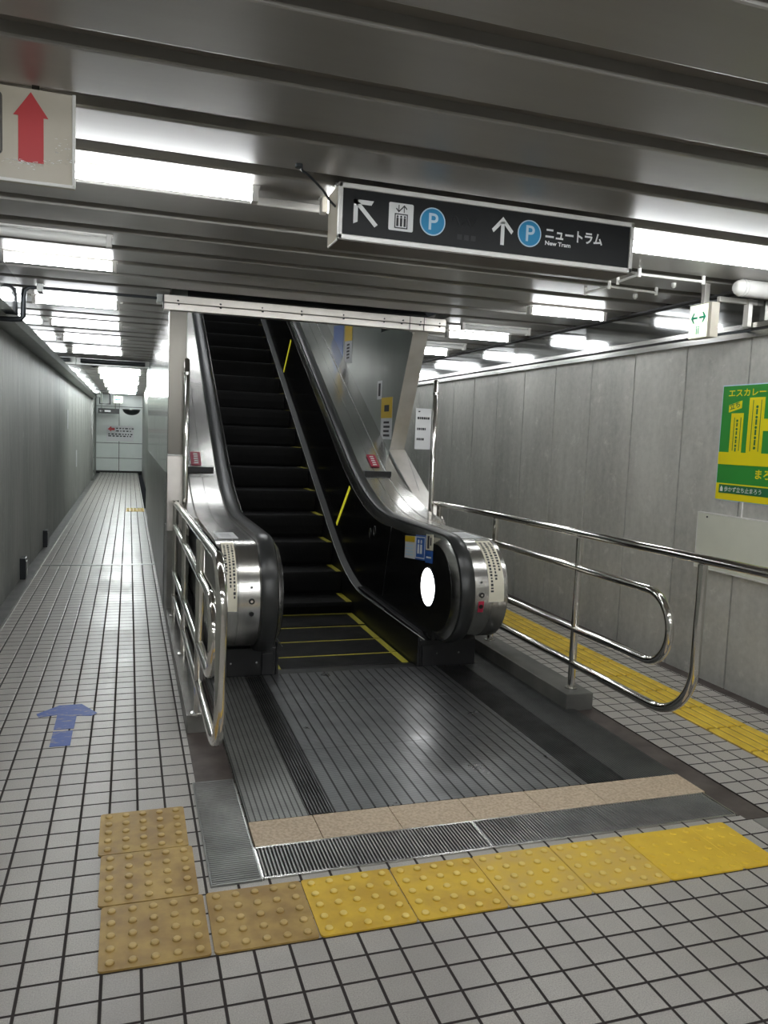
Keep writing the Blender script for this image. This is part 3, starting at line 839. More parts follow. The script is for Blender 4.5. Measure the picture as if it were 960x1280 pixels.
# stickers and notices on the inner face of the right housing wall (x = 2.334, looking +X: right = -Y)
def wall_plate(name, lab, poly_yz, mat, cat, t=.003):
    mb = MB(); mb.prism(poly_yz, 'x', 2.334 - t, 2.334); return obj(name, mb, mat, None, 0, lab, cat)
wall_plate('notice_board', 'tall blue notice strip high on the wall beside the escalator', [(7.05, 2.70), (6.60, 2.66), (6.60, 2.21), (7.02, 2.25)], 'blue_st', 'notice')
p = wall_plate('notice_board', 'yellow and white notice strip beside the tall blue one', [(6.52, 2.66), (6.22, 2.63), (6.22, 2.21), (6.52, 2.24)], 'paper_w', 'notice')
mb = MB(); mb.prism([(6.52, 2.665), (6.22, 2.635), (6.22, 2.45), (6.52, 2.47)], 'x', 2.328, 2.332); obj('yellow_field', mb, 'orange', p)
mb = MB()
for k in range(5): mb.prism(rect(6.32, 6.42, 2.27 + .035 * k, 2.288 + .035 * k), 'x', 2.328, 2.3315)
obj('print', mb, 'ink', p)
p = wall_plate('wall_label', 'small narrow white label above the lower yellow notice', rect(5.10, 5.24, 1.79, 1.965), 'paper_w', 'label')
mb = MB(); mb.prism(rect(5.14, 5.20, 1.82, 1.94), 'x', 2.3285, 2.3315); obj('print', mb, 'ink', p)
p = wall_plate('notice_board', 'yellow topped notice low on the wall near its leaning edge', rect(4.765, 5.09, 1.415, 1.80), 'paper_w', 'notice')
mb = MB(); mb.prism(rect(4.765, 5.09, 1.61, 1.80), 'x', 2.3285, 2.3315); obj('yellow_field', mb, 'orange', p)
mb = MB()
for k in range(4): mb.prism(rect(4.82 + .02 * (k % 2), 5.0, 1.44 + .04 * k, 1.46 + .04 * k), 'x', 2.3285, 2.3315)
mb.prism(rect(4.85, 4.99, 1.67, 1.73), 'x', 2.3275, 2.3285)
obj('print', mb, 'ink', p)
p = wall_plate('wall_label', 'long slanting cream label following the slope of the escalator', [(5.80, 1.84), (5.86, 1.80), (5.20, 1.39), (5.13, 1.42)], 'paper', 'label')
mb = MB()
for k in range(12):
    y_ = 5.74 - .047 * k; z_ = 1.79 - .0298 * k; mb.prism([(y_, z_), (y_ - .025, z_ - .016), (y_ - .012, z_ - .032), (y_ + .013, z_ - .016)], 'x', 2.3285, 2.3315)
obj('print', mb, 'ink', p)

# ------------------------------------------------------------------ guard railings
def arc(c, r, a0, a1, n=12):   # in YZ plane; angle from +Y towards +Z
    return [(c[0] + r * math.cos(a0 + (a1 - a0) * k / n), c[1] + r * math.sin(a0 + (a1 - a0) * k / n)) for k in range(n + 1)]
RR = .0215
def railing(x, right):
    if right:
        R_ = thing('guard_railing', 'polished steel tube railing right of the escalator, top rail running toward the camera', 'railing', (x, 1.6, 0))
    else:
        R_ = thing('guard_railing', 'polished steel tube railing left of the escalator with curved front end', 'railing', (x, 1.7, 0))
    yb = 3.9
    if right:
        mb = MB(); mb.tube([(x, yb, .905), (x, 3.7, .925), (x, 2.5, .945), (x, .9, .965), (x, .2, .972), (x, .05, .972)], RR, 16); obj('top_rail', mb, 'chrome', R_)
        zt = .945; zl = .235; yf = .69; rad = .27
        pts = [(x, yf, zt)] + [(x, yf - .0, .7)] + [(x, yf, zl + rad)] + [(x, p[0], p[1]) for p in arc((yf + rad, zl + rad), rad, PI, 1.5 * PI)] + [(x, 2.5, zl - .01), (x, yb - .1, zl - .02)]
        mb = MB(); mb.tube(pts, RR, 16); obj('lower_rail', mb, 'chrome', R_)
        yc, zc, rad2 = 1.04, .60, .168
    else:
        zt = .965; zl = .245; yf = .76; rad = .19
        pts = [(x, yb, .90), (x, 3.0, .925)] + [(x, p[0], p[1]) for p in arc((yf + rad, zt - rad), rad, .5 * PI, PI)] + [(x, p[0], p[1]) for p in arc((yf + rad, zl + rad), rad, PI, 1.5 * PI)] + [(x, 2.5, zl - .01), (x, yb - .1, zl - .02)]
        mb = MB(); mb.tube(pts, RR, 16); obj('outer_rail', mb, 'chrome', R_)
        yc, zc, rad2 = 1.20, .60, .165
    pts = [(x, yb - .1, zc + rad2 - .02), (x, 2.5, zc + rad2 - .01)] + [(x, p[0], p[1]) for p in arc((yc, zc), rad2, .5 * PI, 1.5 * PI, 20)] + [(x, 2.5, zc - rad2 - .015), (x, yb - .1, zc - rad2 - .03)]
    mb = MB(); mb.tube(pts, RR * .95, 16); obj('inner_loop', mb, 'chrome', R_)
    for yy in (1.66, 2.70, 3.72):
        mb = MB(); mb.cyl((x, yy, .09), (x, yy, .93), .0205, 16); p = obj('post', mb, 'chrome', R_)
        mb = MB(); mb.tube([(x, yy, .088), (x, yy, .097), (x, yy, .10)], [.034, .034, .024], 16); obj('base_flange', mb, 'steel', p)
    mb = MB()
    if right: mb.box(2.325, 2.49, 1.56, 3.95, -.005, .09)
    else: mb.box(.338, .43, 1.66, 3.98, -.005, .085)
    obj('kerb', mb, 'curb' if right else 'kerb', R_, .004)
    if not right:
        mb = MB(); mb.box(.336, .432, 1.655, 3.975, .085, .09); obj('kerb_cap', mb, 'steel', R_, .001)
railing(2.41, True)
railing(.388, False)

# ------------------------------------------------------------------ lamps
def lamp_mesh(ln, lit='tube', name='fluorescent_lamp'):
    R_ = thing(name, 'x', 'lamp', (0, 0, ZC))
    mb = MB(); mb.prism([(-.020, ZC + .004), (-.018, ZC - .007), (-.010, ZC - .010), (.010, ZC - .010), (.018, ZC - .007), (.020, ZC + .004)], 'x', -ln / 2 - .02, ln / 2 + .02); obj('batten', mb, 'white', R_)
    mb = MB(); mb.cyl((-ln / 2 + .012, 0, ZC - .034), (ln / 2 - .012, 0, ZC - .034), .022, 16); obj('lamp_tube', mb, lit, R_)
    for s_ in (-1, 1):
        mb = MB(); x0 = s_ * ln / 2; mb.box(min(x0 - .012 * s_, x0 + .014 * s_), max(x0 - .012 * s_, x0 + .014 * s_), -.024, .024, ZC - .062, ZC + .002); obj('socket', mb, 'lamp_end', R_, .003)
    return R_
def place(proto_list, cx, y, lab, grp):
    proto, used = proto_list
    if not used:
        proto.location = (cx, y, ZC); proto_list[1] = True; o = proto
    else: o = dup(proto, (cx, y, ZC), '')
    o['label'] = lab; o['group'] = grp
long_l = [lamp_mesh(1.2), False]; short_l = [lamp_mesh(.60), False]
far_l = [lamp_mesh(.70, 'tube_far'), False]; off_l = [lamp_mesh(.60, 'tube_off'), False]
G1 = 'long lit fluorescent lamps across the near ceiling'
place(long_l, -.07, 1.17, 'long lit fluorescent lamp behind the red arrow sign', G1)
place(long_l, 1.42, 1.20, 'long lit fluorescent lamp hidden behind the black hanging sign', G1)
place(long_l, 2.85, 1.20, 'long lit fluorescent lamp right of the black hanging sign', G1)
for r_, yy in enumerate((-1.35, -3.2, -5.1)):
    for c_, xx in enumerate((-.07, 1.42, 2.85)):
        place(long_l, xx, yy, 'long lit fluorescent lamp over the corridor floor nearest the entrance', G1)
nms = ['nearest', 'second nearest', 'third nearest', 'fourth nearest', 'fifth nearest', 'sixth nearest']
for k, yy in enumerate((2.97, 4.56, 5.92, 7.33, 8.78)):
    place(short_l, -.325, yy, 'short lit fluorescent lamp over the left corridor, %s of the short ones' % nms[k], 'short lit lamps over the left corridor')
for k, yy in enumerate((3.05, 4.58, 6.05, 7.5, 9.0, 10.5)):
    place(short_l, 3.06, yy, 'short lit fluorescent lamp over the right corridor, %s of its row' % nms[k], 'short lit lamps over the right corridor')
for k, (xx, yy) in enumerate(((-.1, 12.6), (-.12, 14.2), (-.1, 15.8), (-.12, 17.4), (-.1, 19.2), (-.12, 21.2))):
    place(far_l, xx, yy, 'lit fluorescent lamp far down the left corridor, %s past the dark beam' % nms[k], 'lit lamps at the far end of the left corridor')
place(off_l, -.34, 2.30, 'unlit fluorescent lamp over the left corridor before the short lit ones', 'unlit fluorescent lamps')
place(off_l, 2.98, 4.05, 'unlit fluorescent lamp over the right corridor between two lit ones', 'unlit fluorescent lamps')
place(off_l, 2.98, 5.4, 'unlit fluorescent lamp over the right corridor, farther one', 'unlit fluorescent lamps')

for k, yy in enumerate((5.6, 8.0, 10.2)):  # unseen fill lamps, added to brighten the shaft's inner wall and decks
    zz = 2.36 + (yy - HY) * (6.6 - 2.36) / (12.4 - HY - .03) - .02
    place(long_l, MX, yy, 'added unseen fill lamp under the sloping soffit above the escalator, %s' % nms[k], 'added unseen fill lamps under the sloping escalator soffit')
    for o in [x_ for x_ in col.objects if x_.get('label', '').startswith('added unseen fill lamp under the sloping soffit above the escalator, %s' % nms[k])]: o.location.z = zz

# bent bare conduit frames and studs near the exit sign
for pts, lab in (([(2.72, 1.93, ZC - .03), (2.70, 1.70, ZC - .03), (3.12, 1.70, ZC - .03)], 'bent white conduit frame under the ceiling, nearer one by the exit sign'),
                 ([(2.74, 2.30, ZC - .03), (2.75, 2.06, ZC - .03), (3.10, 2.09, ZC - .03)], 'bent white conduit frame under the ceiling, farther one by the exit sign')):
    C_ = thing('ceiling_conduit', lab, 'conduit', (pts[1][0], pts[1][1], ZC), 'bent white conduits under the right ceiling')
    mb = MB(); mb.tube(pts, .0075, 8); obj('conduit_bar', mb, 'white', C_)
    for p in pts:
        mb = MB(); mb.cyl((p[0], p[1], ZC - .045), (p[0], p[1], ZC + .003), .010, 10); obj('fixing_stud', mb, 'white', C_)
for k, (x, y) in enumerate(((3.10, 1.93), (3.12, 2.33))):
    mb = MB(); mb.tube([(x, y, ZC + .003), (x, y, ZC - .02), (x, y, ZC - .03)], [.014, .014, .006], 12)
    obj('ceiling_stud', mb, 'white', None, 0, 'small white stud under the right ceiling, %s one' % ('nearer' if k == 0 else 'farther'), 'stud', 'white studs under the ceiling')

# ------------------------------------------------------------------ hanging direction sign
SY = .943; SX0, SX1, SZ0, SZ1 = .816, 2.127, 2.181, 2.392
S = thing('hanging_sign', 'black direction sign with arrows and blue P circles hanging from the ceiling', 'sign', ((SX0 + SX1) / 2, SY, SZ1))
mb = MB(); mb.box(SX0 + .003, SX1 - .003, SY + .012, SY + .175, SZ0 + .003, SZ1 - .003); obj('sign_box', mb, 'cream', S, .003)
mb = MB()
for a in ((SX0, SX1, SZ0, SZ0 + .021), (SX0, SX1, SZ1 - .019, SZ1), (SX0, SX0 + .017, SZ0, SZ1), (SX1 - .017, SX1, SZ0, SZ1)): mb.box(a[0], a[1], SY - .006, SY + .014, a[2], a[3])
obj('sign_frame', mb, 'frame_metal', S, .003)
mb = MB(); mb.box(SX0 + .016, SX1 - .016, SY + .002, SY + .013, SZ0 + .02, SZ1 - .018); face = obj('sign_face', mb, 'sign_face', S)
R0, U0 = (1, 0, 0), (0, 0, 1)
mb = MB(); mb.box(SX0 + .006, SX1 - .006, SY + .016, SY + .172, SZ0 - .001, SZ0 + .004); obj('underside_shade', mb, 'sign_bottom', S)  # thin dark sheet added under the cream box, shade put in as colour
def sf(poly, mb, lift=.001): mb.frame_poly((0, SY + .002 - lift * 0, 0), R0, U0, poly, lift)
mb = MB()
# up-left arrow
w = .017
sf([(.877, 2.337), (.957, 2.337), (.948, 2.337 - w), (.877, 2.337 - w)], mb)
sf([(.877, 2.337), (.877 + w, 2.337), (.877 + w, 2.254), (.877, 2.246)], mb)
sf([(.886, 2.318), (.897, 2.330), (.975, 2.251), (.963, 2.240)], mb)
# up arrow
sf([(1.508 - .008, 2.234), (1.508 + .008, 2.234), (1.508 + .008, 2.325), (1.508 - .008, 2.325)], mb)
sf([(1.508, 2.345), (1.508, 2.322), (1.468, 2.280), (1.460, 2.293)], mb); sf([(1.508, 2.345), (1.556, 2.293), (1.548, 2.280), (1.508, 2.322)], mb)
obj('arrow', mb, 'sign_white', face)
mb = MB(); sf(rrect(1.019, 1.120, 2.239, 2.344, .006), mb); ic = obj('elevator_icon', mb, 'sign_white', face)
mb = MB()
def k_(poly): mb.frame_poly((0, SY + .0008, 0), R0, U0, poly, .001)
for a in (rect(1.043, 1.097, 2.300, 2.304), rect(1.043, 1.097, 2.248, 2.252), rect(1.043, 1.047, 2.248, 2.304), rect(1.093, 1.097, 2.248, 2.304)): k_(a)
for cx in (1.055, 1.070, 1.085): k_(circ(cx, 2.293, .0042, 10)); k_(rect(cx - .0045, cx + .0045, 2.256, 2.288))
k_(rect(1.058, 1.061, 2.312, 2.337)); k_([(1.0595, 2.308), (1.072, 2.322), (1.069, 2.325), (1.0595, 2.314), (1.050, 2.325), (1.047, 2.322)])
k_(rect(1.080, 1.083, 2.309, 2.334)); k_([(1.0815, 2.338), (1.094, 2.324), (1.091, 2.321), (1.0815, 2.332), (1.072, 2.321), (1.069, 2.324)])
obj('pictogram', mb, 'ink', ic)
for cx, cz in ((1.202, 2.290), (1.630, 2.293)):
    mb = MB(); mb.frame_poly((0, SY + .002, 0), R0, U0, circ(cx, cz, .054, 40), .001); c1 = obj('circle_border', mb, 'pale_blue', face)
    mb = MB(); mb.frame_poly((0, SY + .001, 0), R0, U0, circ(cx, cz, .049, 40), .001); obj('blue_circle', mb, 'blue', c1)
    mb = MB(); text(mb, 'P', (cx + .003, SY + .0, cz - .032), R0, U0, .064, .0008, .040, .012, True); obj('letter', mb, 'pale_blue', c1)
mb = MB(); text(mb, 'ニュートラム', (1.704, SY + .002, 2.281), R0, U0, .047, .001, .272, .03)
text(mb, 'New Tram', (1.704, SY + .002, 2.256), R0, U0, .0175, .001, .120, .03); obj('lettering', mb, 'sign_white', face)
mb = MB()
for a in (0, 1):
    mb.tube([(1.285 + .055 * a + .05 * t, SY + .0018, 2.305 + .018 * math.sin(t * 2 * PI + a)) for t in [k / 12 for k in range(13)]], .003, 6)
for a in range(3): mb.frame_poly((0, SY + .002, 0), R0, U0, rect(1.31 + .03 * a, 1.33 + .03 * a, 2.235, 2.255), .0006)
obj('faded_marks', mb, 'ghost', face)
for x in (.845, 2.10):
    mb = MB(); mb.cyl((x, SY + .07, SZ1 - .004), (x, SY + .07, ZC + .01), .011, 12); mb.box(x - .03, x + .03, SY + .05, SY + .09, ZC - .004, ZC + .002); mb.box(x - .018, x + .018, SY + .055, SY + .085, SZ1 - .004, SZ1 + .003); obj('hanger', mb, 'steel', S)
# cable feeding the sign
mb = MB(); pts = [(.64, .84, ZC + .01), (.655, .85, ZC - .018), (.68, .87, ZC - .022), (.70, .885, ZC - .03), (.75, .93, ZC - .05), (.79, .97, ZC - .075), (.818, 1.0, ZC - .085)]
mb.tube(pts, .0045, 8); mb.tube([(.64, .84, ZC + .004), (.64, .84, ZC - .012)], .014, 10)
obj('sign_cable', mb, 'dark_metal', None, 0, 'black cable running from the ceiling into the left end of the hanging sign', 'cable')

# ------------------------------------------------------------------ red arrow sign, upper left
PY = .53
S = thing('hanging_sign', 'cream sign panel with a large red upward arrow at the upper left', 'sign', (-.4, PY, ZC))
X1 = -.094; Z0, Z1 = 2.135, 2.398
mb = MB(); mb.box(-.80 + .14, X1, PY, PY + .03, Z0, Z1); f_ = obj('sign_panel', mb, 'cream', S, .002)
mb = MB(); mb.box(-.66, X1 + .003, PY - .004, PY + .002, Z0 - .003, Z0 + .006); mb.box(X1 - .006, X1 + .003, PY - .004, PY + .002, Z0, Z1); obj('sign_frame', mb, 'white', S, .001)
ax = -.212
mb = MB(); mb.frame_poly((0, PY, 0), R0, U0, [(ax, 2.388), (ax - .047, 2.320), (ax - .034, 2.320), (ax - .034, 2.192), (ax + .034, 2.192), (ax + .034, 2.320), (ax + .047, 2.320)], .0015)
obj('red_arrow', mb, 'red', f_)
mb = MB()
for k in range(2):
    mb.tube([(p[0], PY - .001, p[1]) for p in rrect(-.60, -.292 + .003 * k, 2.205, 2.378, .012)], .0012, 5, True)
obj('outline', mb, 'ink', f_)
mb = MB(); r = random.Random(3)
def scuff(u, v, s): mb.frame_poly((0, PY - .0005, 0), R0, U0, [(u + s * r.uniform(-1, 1), v + .35 * s * r.uniform(-1, 1)) for _ in range(3)], .0018)
for k in range(34): t = k / 33; scuff(-.285 + .185 * t, 2.190 + .02 * t * t + r.uniform(-.006, .006), .007)
for k in range(14): scuff(-.125 + r.uniform(-.02, .02), 2.245 + r.uniform(-.02, .03), .006)
for k in range(16): scuff(-.225 + r.uniform(-.035, .045), 2.183 + r.uniform(-.012, .01), .007)
obj('scuff', mb, 'sign_white', f_)
for x in (-.55, -.2):
    mb = MB(); mb.box(x - .01, x + .01, PY + .008, PY + .022, Z1 - .004, ZC + .042); obj('hanger', mb, 'steel', S)

# ------------------------------------------------------------------ exit sign, parallel to the right wall
EX = 3.25
S = thing('exit_sign', 'small lit exit sign with green double arrow under the right ceiling', 'exit sign', (EX, 1.86, 2.18))
mb = MB(); mb.box(EX, EX + .055, 1.77, 1.955, 2.085, 2.285); obj('sign_box', mb, 'cream', S, .003)
mb = MB(); mb.box(EX - .003, EX + .001, 1.80, 1.952, 2.09, 2.28); f_ = obj('sign_face', mb, 'exit_face', S)
O = (EX - .003, 1.95, 2.09); Rr = (0, -1, 0)
mb = MB()
for s_, c in ((-1, .045), (1, .105)):
    def ap(l): return [(c + s_ * u, .115 + v) for u, v in l]
    for pl_ in ([(-.022, -.006), (.02, -.006), (.02, .006), (-.022, .006)], [(.034, 0), (.012, .030), (.002, .030), (.018, 0)], [(.034, 0), (.018, 0), (.002, -.030), (.012, -.030)]): mb.frame_poly(O, Rr, U0, ap(pl_), .0012)
obj('arrow', mb, 'exit_green', f_)
mb = MB()
for u in (.062, .078): mb.frame_poly(O, Rr, U0, rect(u, u + .007, .02, .055), .0012); mb.frame_poly(O, Rr, U0, circ(u + .0035, .062, .0045, 10), .0012)
obj('pictogram', mb, 'exit_green', f_)
mb = MB(); mb.box(EX + .055, 3.60, 1.775, 1.80, 2.29, 2.32); mb.box(3.50, 3.53, 1.76, 1.80, 2.16, 2.32); mb.box(EX + .01, EX + .045, 1.85, 1.88, 2.28, ZC + .01); obj('bracket', mb, 'aluminium', S, .002)
mb = MB(); mb.cyl((EX + .05, 1.785, 2.10), (3.56, 1.785, 2.145), .008, 10); obj('wire', mb, 'dark_metal', S)
# white rounded cover under the ceiling
S = thing('ceiling_cover', 'white rounded horizontal cover under the ceiling near the exit sign', 'cover', (3.46, 1.62, 2.36))
mb = MB(); mb.tube([(3.305, 1.66, 2.352), (3.312, 1.66, 2.352), (3.325, 1.66, 2.352), (3.345, 1.66, 2.352), (3.36, 1.66, 2.352), (3.574, 1.66, 2.352)], [.018, .032, .041, .046, .047, .047], 24); obj('cover_body', mb, 'white', S)
mb = MB()
for x in (3.345, 3.365): mb.tube([(x, 1.66 + .0475 * math.cos(a), 2.352 + .0475 * math.sin(a)) for a in [2 * PI * k / 24 for k in range(24)]], .0018, 6, True)
obj('cover_ring', mb, 'lamp_end', S)

# ------------------------------------------------------------------ green poster and grey-green panel on the right wall
S = thing('wall_poster', 'green and yellow escalator poster on the right wall', 'poster', (XR, 1.55, 1.12))
O = (XR, 1.965, 1.135); Rr = (0, -1, 0); PW, PH = .78, .69
def pp(name, mat, polys, lift, par):
    mb = MB()
    for pl_ in polys: mb.frame_poly((XR - lift, 1.965, 1.135), Rr, U0, pl_, .0015)
    return obj(name, mb, mat, par)
mb = MB(); mb.frame_poly(O, Rr, U0, rect(-.006, PW + .006, -.006, PH + .006), .002); obj('poster_border', mb, 'pale_blue', S)
g0 = pp('poster_sheet', 'green', [rect(0, PW, 0, PH)], .002, S)
pp('yellow_band', 'poster_y', [rect(0, PW, .215, .29), rect(0, PW, 0, .10)], .004, g0)
pp('green_band', 'green_dk', [rect(.028, PW - .03, .04, .092)], .0055, g0)
pp('figure_field', 'poster_y', [rect(.085, .185, .29, .525), rect(.225, .345, .29, .615), rect(.345, .60, .42, .49), [(.06, .53), (.165, .555), (.165, .60), (.06, .575)]], .004, g0)
pp('figure', 'green_dk', [rect(.112, .116, .30, .50), rect(.165, .169, .30, .50), rect(.255, .259, .30, .60), rect(.318, .322, .30, .60)] +
   [circ(.138, .33 + .05 * k, .008, 10) for k in range(4)] + [circ(.29, .32 + .06 * k, .009, 10) for k in range(5)] +
   [rect(.133, .143, .295 + .05 * k, .318 + .05 * k) for k in range(4)] + [rect(.284, .296, .275 + .06 * k, .308 + .06 * k) for k in range(1, 5)], .0055, g0)
mb = MB(); text(mb, 'エスカレーター', (XR - .004, 1.965 - .05, 1.135 + .625), Rr, U0, .045, .001, .42, .015); obj('lettering', mb, 'poster_y', g0)
mb = MB(); text(mb, 'まろう', (XR - .004, 1.965 - .315, 1.135 + .14), Rr, U0, .055, .001, .18, .02); obj('lettering', mb, 'poster_y', g0)
mb = MB(); text(mb, '歩かず立ち止まろう', (XR - .007, 1.965 - .075, 1.135 + .05), Rr, U0, .032, .001, .30, .012); mb.frame_poly((XR - .007, 1.965, 1.135), Rr, U0, [(.04, .05), (.062, .05), (.062, .07), (.051, .084), (.04, .07)], .001); obj('lettering', mb, 'sign_white', g0)
mb = MB(); text(mb, '立ち', (XR - .0055, 1.965 - .07, 1.135 + .545), (0, -1, .22), (0, .22, 1), .036, .001, .085, .02); obj('lettering', mb, 'green_dk', g0)
S = thing('wall_panel', 'blank grey-green panel on the right wall below the poster', 'panel', (XR, 1.6, .69))
mb = MB(); mb.box(XR - .022, XR, 1.0, 2.085, .695, 1.035); obj('panel_board', mb, 'panel_g', S, .003)
mb = MB(); mb.box(XR - .024, XR - .001, .998, 2.088, 1.035, 1.042); mb.box(XR - .024, XR - .001, .998, 2.088, .686, .695); mb.box(XR - .024, XR - .001, 2.085, 2.09, .69, 1.04); obj('panel_frame', mb, 'white', S)
mb = MB()
for y in (2.0, 1.1): mb.cyl((XR - .026, y, 1.015), (XR - .02, y, 1.015), .006, 8)
obj('screw', mb, 'dark_metal', S)
mb = MB(); mb.tube([(XR - .006, 1.73, 1.042), (XR - .006, 1.73, 1.13)], .005, 8); obj('wall_conduit', mb, 'white', None, 0, 'thin white conduit between poster and blank panel', 'conduit')

# ------------------------------------------------------------------ conduit that loops round the left fascia and crosses the ceiling
cy = 4.02
S = thing('cable_conduit', 'dark conduit bent round the left fascia and crossing the corridor ceiling', 'conduit', (-.66, cy, 2.3))
mb = MB()
for dy in (0,):
    mb.tube([(XL, cy + dy, 2.145), (-.70, cy + dy, 2.145), (-.655, cy + dy, 2.15), (-.64, cy + dy, 2.17), (-.637, cy + dy, 2.30), (-.63, cy + dy, 2.35), (-.60, cy + dy, 2.372), (-.5, cy + dy, 2.375), (.30, cy + dy, 2.375)], [.018] * 6 + [.012, .010, .010], 12)
obj('conduit_pipe', mb, 'dark_metal', S)
mb = MB(); mb.box(-.55, -.51, cy - .03, cy + .08, 2.345, 2.402); mb.box(.25, .29, cy - .03, cy + .08, 2.345, 2.402); obj('clip', mb, 'steel_dull', S, .003)
mb = MB(); mb.tube([(XL + .012, 2.9, 2.10), (XL + .012, 4.6, 2.06)], .008, 8); obj('wall_conduit', mb, 'white', None, 0, 'thin white conduit high on the left wall under the fascia', 'conduit')
# labels and drain covers on the left wall
for y, z, lab in ((12.0, 1.52, 'narrow white label on the left wall, the higher of two'), (14.3, .79, 'narrow white label on the left wall, the lower and farther of two')):
    mb = MB(); mb.box(XL - .002, XL + .004, y - .12, y + .12, z - .16, z + .16); o = obj('wall_label', mb, 'paper_w', None, .001, lab, 'label', 'white labels on the left wall')
for y, lab in ((6.0, 'dark drain box at the foot of the left wall, nearer one'), (8.1, 'dark drain box at the foot of the left wall, farther one')):
    S = thing('drain_box', lab, 'drain box', (XL, y, -.03), 'dark drain boxes along the left wall')
    mb = MB(); mb.box(XL, XL + .05, y - .08, y + .08, -.03, .17); obj('box_body', mb, 'dark_metal', S, .004)
    mb = MB(); mb.box(XL + .05, XL + .056, y - .06, y + .06, -.01, .14); obj('box_lid', mb, 'steel_dull', S, .002)

# ------------------------------------------------------------------ far end of the left corridor
mb = MB(); mb.box(-.66, .33, 10.2, 10.28, 2.30, 2.40); struct('trim_11', mb, 'steel_dull', .003)
mb = MB(); mb.tube([(-.60, 10.12, 2.35), (.28, 10.12, 2.35)], .03, 12); obj('ceiling_pipe', mb, 'dark_metal', None, 0, 'dark pipe crossing the left corridor ceiling below the beam', 'pipe')
mb = MB(); mb.tube([(-.43, 10.4, 2.41), (-.43, 10.4, 2.37), (-.43, 10.4, 2.33), (-.43, 10.4, 2.30), (-.43, 10.4, 2.285)], [.08, .08, .07, .045, .01], 20)
obj('dome_camera', mb, 'dark_metal', None, 0, 'dark dome camera under the left corridor ceiling', 'camera')
S = thing('direction_sign', 'black hanging sign at the far end of the left corridor', 'sign', (-.5, 22.5, 2.0))
mb = MB(); mb.box(-.80, -.22, 22.5, 22.56, 1.80, 1.95); obj('sign_box', mb, 'sign_face', S, .004)
mb = MB(); text(mb, '←', (-.76, 22.5, 1.84), R0, U0, .06, .003, .09); mb.frame_poly((0, 22.5, 0), R0, U0, rect(-.62, -.45, 1.85, 1.90), .003); obj('lettering', mb, 'sign_white', S)
mb = MB(); mb.cyl((-.70, 22.53, 1.95), (-.70, 22.53, 2.42), .012, 8); mb.cyl((-.32, 22.53, 1.95), (-.32, 22.53, 2.42), .012, 8); obj('hanger', mb, 'steel', S)
S = thing('wall_notice', 'white notice with red arrow on the far end wall', 'notice', (-.2, 24.0, 1.3))
mb = MB(); mb.box(-.60, .20, 23.985, 24.0, .98, 1.46); obj('notice_board', mb, 'paper_w', S)
mb = MB(); mb.frame_poly((0, 23.984, 0), R0, U0, [(-.57, 1.35), (-.46, 1.44), (-.46, 1.39), (-.36, 1.39), (-.36, 1.31), (-.46, 1.31), (-.46, 1.27)], .003); obj('red_arrow', mb, 'red', S)
mb = MB(); r = random.Random(9)
for zz in (1.36, 1.28, 1.18, 1.12):
    u = -.32 if zz > 1.25 else -.55
    while u < .15:
        ww = r.uniform(.03, .09); mb.frame_poly((0, 23.984, 0), R0, U0, rect(u, u + ww, zz, zz + .035), .003); u += ww + .04
obj('print', mb, 'ink', S)
S = thing('half_dome', 'dark half round dome high on the far end wall', 'dome', (.13, 24.0, 1.95))
mb = MB(); vs = []; fs = []
for i in range(7):
    a = i / 6 * PI / 2
    for k in range(21):
        t = PI * k / 20; vs.append((.13 + .26 * math.cos(t) * math.cos(a), 24.0 - .22 * math.sin(t) * math.cos(a), 1.97 - .17 * math.sin(a)))
for i in range(6):
    for k in range(20): fs.append((i * 21 + k, i * 21 + k + 1, (i + 1) * 21 + k + 1, (i + 1) * 21 + k))
mb.add(vs, fs, True); obj('dome_shell', mb, 'dark_metal', S)
mb = MB(); mb.prism([(.13 + .27 * math.cos(PI * k / 20), 24.0 - .23 * math.sin(PI * k / 20)) for k in range(21)], 'z', 1.965, 1.985); obj('dome_rim', mb, 'steel_dull', S)
S = thing('exit_sign', 'small green exit sign hanging at the far end of the left corridor', 'exit sign', (-.25, 21.9, 2.3))
mb = MB(); mb.box(-.36, -.12, 21.9, 21.95, 2.10, 2.30); obj('sign_box', mb, 'exit_face', S, .004)
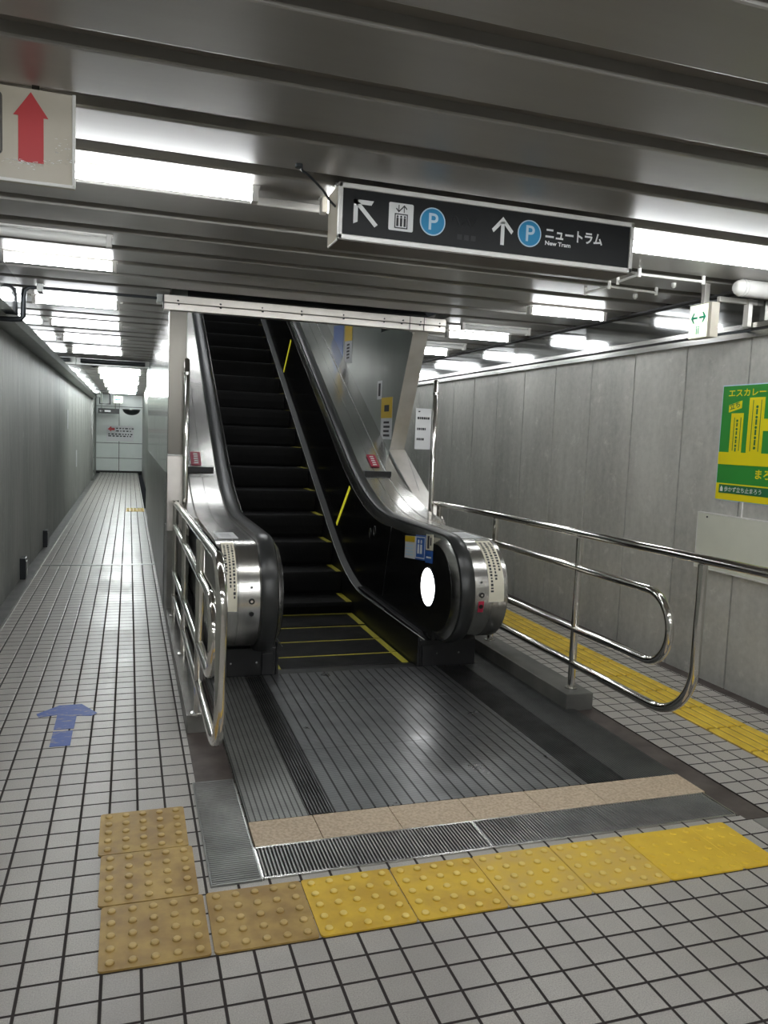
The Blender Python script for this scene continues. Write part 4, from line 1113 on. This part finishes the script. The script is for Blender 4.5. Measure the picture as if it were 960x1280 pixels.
mb = MB(); mb.frame_poly((0, 21.9, 0), R0, U0, [(-.33, 2.2), (-.28, 2.25), (-.28, 2.215), (-.16, 2.215), (-.16, 2.185), (-.28, 2.185), (-.28, 2.15)], .003); obj('arrow', mb, 'exit_green', S)
mb = MB(); mb.cyl((-.24, 21.925, 2.30), (-.24, 21.925, 2.43), .012, 8); obj('hanger', mb, 'steel', S)
S = thing('square_frame', 'dark square pipe frame around the left fascia end', 'frame', (-.6, 20.3, 2.2))
mb = MB(); mb.tube([(-.68, 20.3, 2.02), (-.42, 20.3, 2.02), (-.42, 20.3, 2.36), (-.68, 20.3, 2.36)], .02, 8, True); obj('frame_tube', mb, 'dark_metal', S)
S = thing('floor_box', 'dark box standing on the corridor floor against the inner wall', 'box', (.40, 10.6, 0))
mb = MB(); mb.box(.36, .46, 9.2 + 1.25, 10.6, 0, .42); obj('box_body', mb, 'dark_metal', S, .005)
mb = MB(); mb.box(.352, .362, 10.47, 10.58, .06, .36); obj('box_door', mb, 'steel_dull', S, .002)

# ------------------------------------------------------------------ camera and view
cam = bpy.data.cameras.new('camera'); co = bpy.data.objects.new('camera', cam); col.objects.link(co)
f, yaw, pit, rol = 985.78, .314838, -.0948651, .0391105
cam.sensor_fit = 'VERTICAL'; cam.sensor_height = 24; cam.lens = f / 1280 * 24
fw = Vector((math.sin(yaw) * math.cos(pit), math.cos(yaw) * math.cos(pit), math.sin(pit)))
r_ = fw.cross(Vector((0, 0, 1))).normalized(); u_ = r_.cross(fw)
r2 = r_ * math.cos(rol) + u_ * math.sin(rol); u2 = r2.cross(fw)
co.matrix_world = Matrix(((r2.x, u2.x, -fw.x, .0662), (r2.y, u2.y, -fw.y, -2.06697), (r2.z, u2.z, -fw.z, 1.43581), (0, 0, 0, 1)))
cam.clip_start = .02
scn.camera = co
w = bpy.data.worlds.new('world'); scn.world = w; w.use_nodes = True
w.node_tree.nodes['Background'].inputs[0].default_value = (.5, .55, .6, 1); w.node_tree.nodes['Background'].inputs[1].default_value = .02
scn.view_settings.view_transform = 'Standard'; scn.view_settings.look = 'None'; scn.view_settings.gamma = 1
scn.view_settings.use_curve_mapping = False; scn.view_settings.exposure = .68
